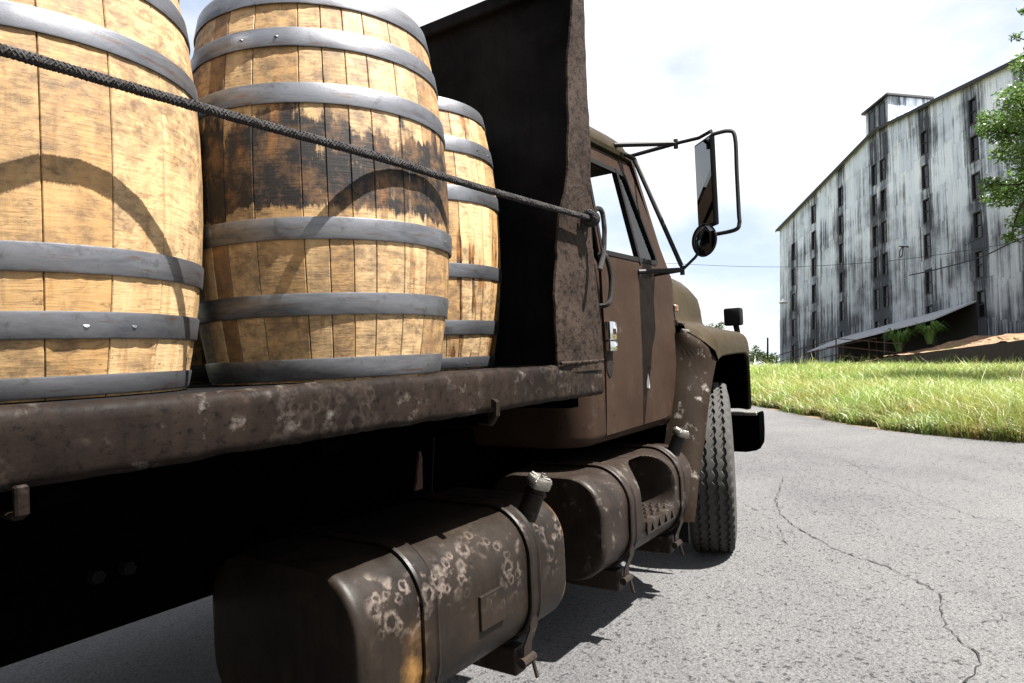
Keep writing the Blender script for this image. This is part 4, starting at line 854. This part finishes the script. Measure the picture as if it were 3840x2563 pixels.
# splash panel behind the front wheel
SPL = [(1.335, (3.555, 1.372), (3.625, 1.303)), (1.29, (3.55, 1.372), (3.665, 1.245)), (1.25, (3.545, 1.372), (3.70, 1.216)), (1.18, (3.53, 1.373), (3.785, 1.198)), (1.08, (3.515, 1.374), (3.70, 1.196)), (.97, (3.495, 1.376), (3.62, 1.195)), (.88, (3.47, 1.378), (3.572, 1.195)), (.79, (3.44, 1.38), (3.53, 1.196)), (.70, (3.41, 1.39), (3.478, 1.198)), (.62, (3.38, 1.40), (3.43, 1.2)), (.53, (3.35, 1.41), (3.39, 1.2)), (.45, (3.32, 1.42), (3.35, 1.2)), (.38, (3.31, 1.42), (3.33, 1.205))]
rows3 = []
for z, a, b in SPL:
    r = []
    for t in np.linspace(0, 1, 11):
        bl = 4*t*(1-t); r.append((a[0]+(b[0]-a[0])*t-.022*bl, a[1]+(b[1]-a[1])*t-.030*bl, z))
    r.append((b[0]+.015, b[1]+.004, z)); r.append((b[0]+.018, b[1]+.02, z)); rows3.append(r)
tpart(MB().grid(rows3), 'splash_panel', 'splash_paint', None, 60, both=True)
tpart(MB().box((3.60, 1.34, .19), (3.612, 1.75, .62)), 'mud_flap', 'black_rubber', None, both=True)
tpart(MB().box((3.45, 1.42, .4), (3.47, 2.0, 1.3)), 'splash_liner', 'chassis_black', None, both=True)

# --- wheels
def tyre(R=.515, wd=.27, nz_=170):
    hw = wd/2; rim = .275
    prof0 = [(-hw*.62, rim), (-hw*.80, rim+.01), (-hw*.93, rim+.06), (-hw, rim+.13), (-hw*.97, R-.075), (-hw*.90, R-.035)]
    rib = []; gx = [-.078, -.028, .028, .078]; e = .108
    cols = [-e]
    for g_ in gx: cols += [('g', g_, -.0095, 0), ('g', g_, -.0055, 1), ('g', g_, .0055, 1), ('g', g_, .0095, 0)]
    cols.append(e); rings = []; NZ = 52
    for k in range(nz_*2):
        a = 2*PI*k/(nz_*2); ph = (a*NZ/(2*PI)) % 1; tri = (4*abs(ph-.5)-1); notch = 1 if ph < .34 else 0
        pts = list(prof0)
        pts.append((-e-.012, R-.016-(.012 if notch else 0)))
        for c_ in cols:
            if isinstance(c_, tuple): wdn = 1+.55*(ph < .3); pts.append((c_[1]+c_[2]*wdn+.008*tri, R-.004*(c_[1]/.1)**2-(.014 if c_[3] else 0)))
            else: pts.append((c_, R-.006))
        pts.append((e+.012, R-.016-(.012 if notch else 0)))
        pts += [(-p, q) for p, q in reversed(prof0)]
        rings.append([(q*math.cos(a), p, q*math.sin(a)) for p, q in pts])
    rings.append(rings[0]); return MB().loft(rings, False, False)
TY = tyre(); tyme = TY.mesh('tyre', 'tyre_rubber', 40)
rm = MB()
T_ = Matrix.Rotation(PI/2, 4, 'X')   # lathe axis z -> -y
rm.lathe([(.285, .10), (.292, .115), (.278, .118), (.262, .085), (.25, .02), (.235, -.02), (.14, -.015), (.135, .04), (.11, .06), (.10, .12), (.07, .135), (.001, .135)], 40, T_)
for k in range(10): a = 2*PI*k/10; rm.tube([T_@Vector((.165*math.cos(a), .165*math.sin(a), -.02)), T_@Vector((.165*math.cos(a), .165*math.sin(a), .035))], .016, 6)
rme = rm.mesh('rim', 'tank_steel', 40)
def wheel(x, y, yaw, flip=False):
    w = bpy.data.objects.new('wheel', None); COL.objects.link(w); w.parent = truck; w.location = Vector((x, y, .512))-OT; w.rotation_euler = (0, random.random(), yaw+(PI if flip else 0))
    w.rotation_euler = (0, 0, yaw+(PI if flip else 0)); link('tyre', tyme, w); link('rim', rme, w)
wheel(4.20, 1.405, math.radians(18.5)); wheel(4.20, 2*YC-1.455, math.radians(18.5), True)
for y in (1.30, 1.62): wheel(-1.75, y, 0); wheel(-1.75, 2*YC-y, 0, True)
tpart(MB().tube([(-1.75, 1.3, .512), (-1.75, 2*YC-1.3, .512)], .08, 10), 'rear_axle', 'chassis_black'); tpart(MB().tube([(4.19, 1.5, .5), (4.19, 2*YC-1.5, .5)], .06, 10), 'front_axle', 'chassis_black')

# --- mirrors (towing arms)
JU = Vector((3.272, 1.185, 2.268)); JL = Vector((3.262, 1.18, 1.637)); MC = Vector((3.262, 1.045, 2.04)); wv = Vector((.72, .69, 0)).normalized(); nv = Vector((-.69, .72, 0)).normalized()
for a, b, r in (((3.083, 1.43, 2.268), JU, .0125), ((3.30, 1.445, 2.262), JU, .0105), ((3.10, 1.342, 1.632), JL, .0125), ((3.30, 1.345, 1.632), JL, .0105)):
    a = Vector(a); tpart(MB().tube([a, a.lerp(b, .3), a.lerp(b, .93), b], [r, r, r, r*.7], 8), 'mirror_arm', 'black_iron', cab)
tpart(MB().tube([(3.15, 1.405, 2.235), (3.155, 1.36, 2.20), JL+Vector((-.01, 0, .02))], .0115, 8), 'mirror_brace', 'black_iron', cab)
mtop = MC+Vector((0, 0, .215)); mbot = MC-Vector((0, 0, .215))
tpart(MB().tube([JU, mtop+Vector((0, .02, .012)), mtop-wv*.09+Vector((0, 0, .012))], .009, 8), 'mirror_arm', 'black_iron', cab)
for j in (JU, JL): tpart(MB().tube([j-Vector((0, 0, .025)), j+Vector((0, 0, .02))], .012, 8), 'arm_joint', 'black_iron', cab)
def obox(c_, hx, hy, hz, bev): Rm = Matrix((wv, nv, wv.cross(nv).normalized())).transposed(); m = MB().box((-hx, -hy, -hz), (hx, hy, hz), bev); m.v = [tuple(Rm@Vector(p)+c_) for p in m.v]; return m
mh = tpart(obox(MC-nv*.006, .094, .010, .215, .005), 'mirror_head', 'black_iron', cab)
tpart(obox(MC+nv*.0055, .082, .002, .203, .001), 'mirror_glass', 'mirror_silver', cab)
go = Vector((.02, -.105, 0)); ge = -wv*.085; gp_ = [mtop+ge+Vector((0, 0, -.004)), mtop+ge+go*.75, mtop+ge+go-Vector((0, 0, .035)), mtop+ge+go-Vector((0, 0, .2)), mbot+ge+go+Vector((0, 0, .04)), mbot+ge+go-Vector((0, 0, .005)), mbot+ge+go*.8-Vector((0, 0, .035)), mbot-wv*.03-Vector((0, 0, .04))]
tpart(MB().tube(bez(gp_, 5), .0095, 8), 'mirror_guard', 'black_iron', cab)
rc_ = MC+Vector((-.02, .01, -.275)); rn = Vector((-.88, -.10, .02)).normalized(); rn = Vector((-.86, .42, .02)).normalized(); Q = Matrix.Translation(rc_)@rn.to_track_quat('Z', 'Y').to_matrix().to_4x4()
tpart(MB().lathe([(.001, -.02), (.06, -.018), (.077, -.004), (.081, .004), (.077, .009), (.072, .006)], 32, Q), 'round_mirror', 'black_iron', cab)
tpart(MB().lathe([(.074, .004), (.06, .012), (.04, .018), (.02, .0215), (.0005, .0225)], 32, Q), 'round_mirror_glass', 'mirror_silver', cab, 80)
tpart(MB().tube([JL, JL.lerp(rc_, .5)+Vector((.02, 0, -.01)), rc_-rn*.02], .0075, 7), 'round_mirror_stalk', 'black_iron', cab)
tpart(MB().tube([rc_-rn*.015, mbot-wv*.03-Vector((0, 0, .035))], .008, 7), 'round_mirror_clamp', 'black_iron', cab)

# ================================================================ BARRELS
BH = .915; RB = .338; RH = .290
def brad(z): return RB-(RB-RH)*abs(2*z/BH-1)**2.1
def stave_mesh(name, ang, th=.026):
    zz = np.linspace(0, BH, 11); h = ang/2; rings = []
    for z in zz:
        R = brad(z); g_ = .0006/R; c_ = .0022/R
        rings.append([(R-.0018)*np.array([math.sin(-h+g_), math.cos(-h+g_), 0]), R*np.array([math.sin(-h+c_), math.cos(-h+c_), 0]), R*np.array([0, 1, 0]), R*np.array([math.sin(h-c_), math.cos(h-c_), 0]), (R-.0018)*np.array([math.sin(h-g_), math.cos(h-g_), 0]), (R-th)*np.array([math.sin(h), math.cos(h), 0]), (R-th)*np.array([math.sin(-h), math.cos(-h), 0])])
        for p in rings[-1]: p[2] = z
    return MB().loft(rings, True).mesh(name, None, 30)
SA = [9., 13., 18.]; SME = [stave_mesh('stave', math.radians(a)) for a in SA]
for s_ in SME: s_.materials.append(None)
def hoop_mesh(z0, z1):
    n = 96; rings = []
    for z, dr in ((z0, .000), (z0, .0032), (z0+.003, .0042), (z1-.003, .0042), (z1, .0032), (z1, .0)): rings.append([((brad(z)+dr+(.0022 if k < 9 else 0))*math.cos(2*PI*k/n), (brad(z)+dr+(.0022 if k < 9 else 0))*math.sin(2*PI*k/n), z) for k in range(n)])
    m = MB().loft(rings, False); zc = (z0+z1)/2; R = brad(zc)+.0055
    for k in (2, 6): a = 2*PI*k/n; c_ = Vector((R*math.cos(a), R*math.sin(a), zc)); m.lathe([(.0055, 0), (.005, .0008), (.0005, .0012)], 8, Matrix.Translation(c_)@c_.to_track_quat('Z', 'Y').to_matrix().to_4x4())
    return m.mesh('hoop', 'hoop_steel', 40)
HZS = {1: [(.004, .040), (.103, .150), (.215, .263), (.614, .656), (.752, .798), (.864, .913)], 2: [(.005, .053), (.150, .199), (.318, .367), (.623, .670), (.756, .801), (.862, .913)], 3: [(.004, .041), (.115, .163), (.304, .350), (.559, .608), (.726, .777), (.866, .913)]}
HZS[4] = HZS[2]; HMC = {h: hoop_mesh(*h) for L_ in HZS.values() for h in L_}
head = MB().lathe([(RH-.026, .872), (.001, .872)], 48).mesh('head', None, 0); head.materials.append(None)
def barrel(x, y, rot, label, seed, slo, shi, samt, leak, grime=.03):
    root = empty('wooden_barrel', MT@Matrix.Translation((x, y, 1.2165))@Matrix.Rotation(rot, 4, 'Z')); tag(root, label, 'barrel', 'barrels standing on the truck bed')
    wm_ = wood_mat('oak_%d' % seed, root, seed, slo, shi, samt, leak, grime); rg = random.Random(seed)
    tot = 0; seq = []
    while tot < 360-16: k = rg.choice([0, 1, 1, 2, 2]); seq.append(k); tot += SA[k]
    sc = 360/tot; a = 0
    for k in seq:
        o = link('stave', SME[k], root); w_ = SA[k]*sc; o.rotation_euler.z = math.radians(a+w_/2); o.scale = (sc, 1, 1); a += w_
        o.material_slots[0].link = 'OBJECT'; o.material_slots[0].material = wm_
    for h in HZS[seed]: o = link('hoop', HMC[h], root); o.rotation_euler.z = rg.random()*6.28
    o = link('head', head, root); o.material_slots[0].link = 'OBJECT'; o.material_slots[0].material = wm_
    return root
barrel(.590, 1.588, 1.1, 'leftmost barrel, cut off by the left edge of the photo', 1, .32, .72, .74, .3, .075)
barrel(1.243, 1.44, 2.3, 'middle front barrel with a broad dark stain round its belly', 2, .355, .70, 1.3, .5, .085)
barrel(1.872, 1.712, .4, 'rightmost barrel against the headboard with orange rust leaks', 3, .30, .90, .62, 1.0, .06)
barrel(1.30, 2.135, 3.3, 'rear barrel glimpsed in the gap between the two nearest barrels', 4, .38, .60, .5, .2)
# ================================================================ ROPE
rope = empty('lashing_rope', MT@Matrix.Translation((2.10, 1.085, 1.715))); tag(rope, 'dark braided rope stretched across the barrels and knotted at the headboard', 'rope')
RO = Vector((2.10, 1.085, 1.715))
def resample(P, step):
    P = [Vector(p) for p in P]; out = [P[0]]; acc = 0
    for a, b in zip(P[:-1], P[1:]):
        l = (b-a).length
        while acc+l >= step:
            t = (step-acc)/l; a = a.lerp(b, t); out.append(a.copy()); l = (b-a).length; acc = 0
        acc += l
    return out
def braid(path, rad, step=.004, pitch=.038, ns=5):
    P = resample(path, step); m = MB(); m.tube(P[::3], rad*.80, 8); up = None; F = []
    for i, p in enumerate(P):
        t = (P[min(i+1, len(P)-1)]-P[max(i-1, 0)]).normalized(); up = t.orthogonal().normalized() if up is None else (up-t*up.dot(t)).normalized(); F.append((p, up.copy(), t.cross(up)))
    for dr in (1, -1):
        for s in range(ns):
            pts = []
            for i, (p, u_, b_) in enumerate(F):
                a = dr*2*PI*(i*step/pitch)+2*PI*s/ns; rr_ = rad*(.80+.10*math.sin(2*PI*(i*step/pitch)*ns*1.0+ (0 if dr > 0 else PI)))
                pts.append(p+(u_*math.cos(a)+b_*math.sin(a))*rr_)
            m.tube(pts, rad*.24, 4, False)
    return m
main = bez([(2.105, 1.083, 1.717), (1.95, 1.086, 1.716), (1.6, 1.091, 1.7145), (1.35, 1.089, 1.7135), (1.243, 1.0885, 1.714), (1.195, 1.0915, 1.7165), (1.0, 1.119, 1.7265), (.842, 1.143, 1.7335), (.61, 1.176, 1.7455), (.426, 1.203, 1.7565), (.1, 1.249, 1.776), (-.8, 1.375, 1.83), (-2.40, 1.60, 1.92)], 12)
def rpart(m, name): m.v = [tuple(Vector(p)-RO) for p in m.v]; return m.build(name, 'rope_fibre', rope, 60)
rpart(braid(main, .0096), 'rope_line')
kn = MB()
for off, tilt, r in ((-.0, .25, .020), (.016, -.1, .022), (.030, .4, .019)):
    c_ = Vector((2.098+off, 1.084, 1.717)); ax = Vector((1, .25*tilt, tilt)).normalized(); q = ax.to_track_quat('Z', 'Y')
    b_ = braid([c_+q@Vector((r*math.cos(a), r*math.sin(a), .006*math.sin(a/2))) for a in np.linspace(0, 2*PI, 26)], .0090); kn.add(b_.v, b_.f)
rpart(kn, 'knot')
rpart(braid(bez([(2.115, 1.075, 1.735), (2.135, 1.062, 1.752), (2.158, 1.058, 1.735), (2.158, 1.054, 1.68), (2.145, 1.052, 1.62), (2.135, 1.051, 1.60)], 8), .0088), 'rope_tail')
rpart(MB().tube(bez([(2.136, 1.051, 1.605), (2.128, 1.051, 1.575), (2.105, 1.052, 1.535)], 6), .0092, 10), 'taped_end')
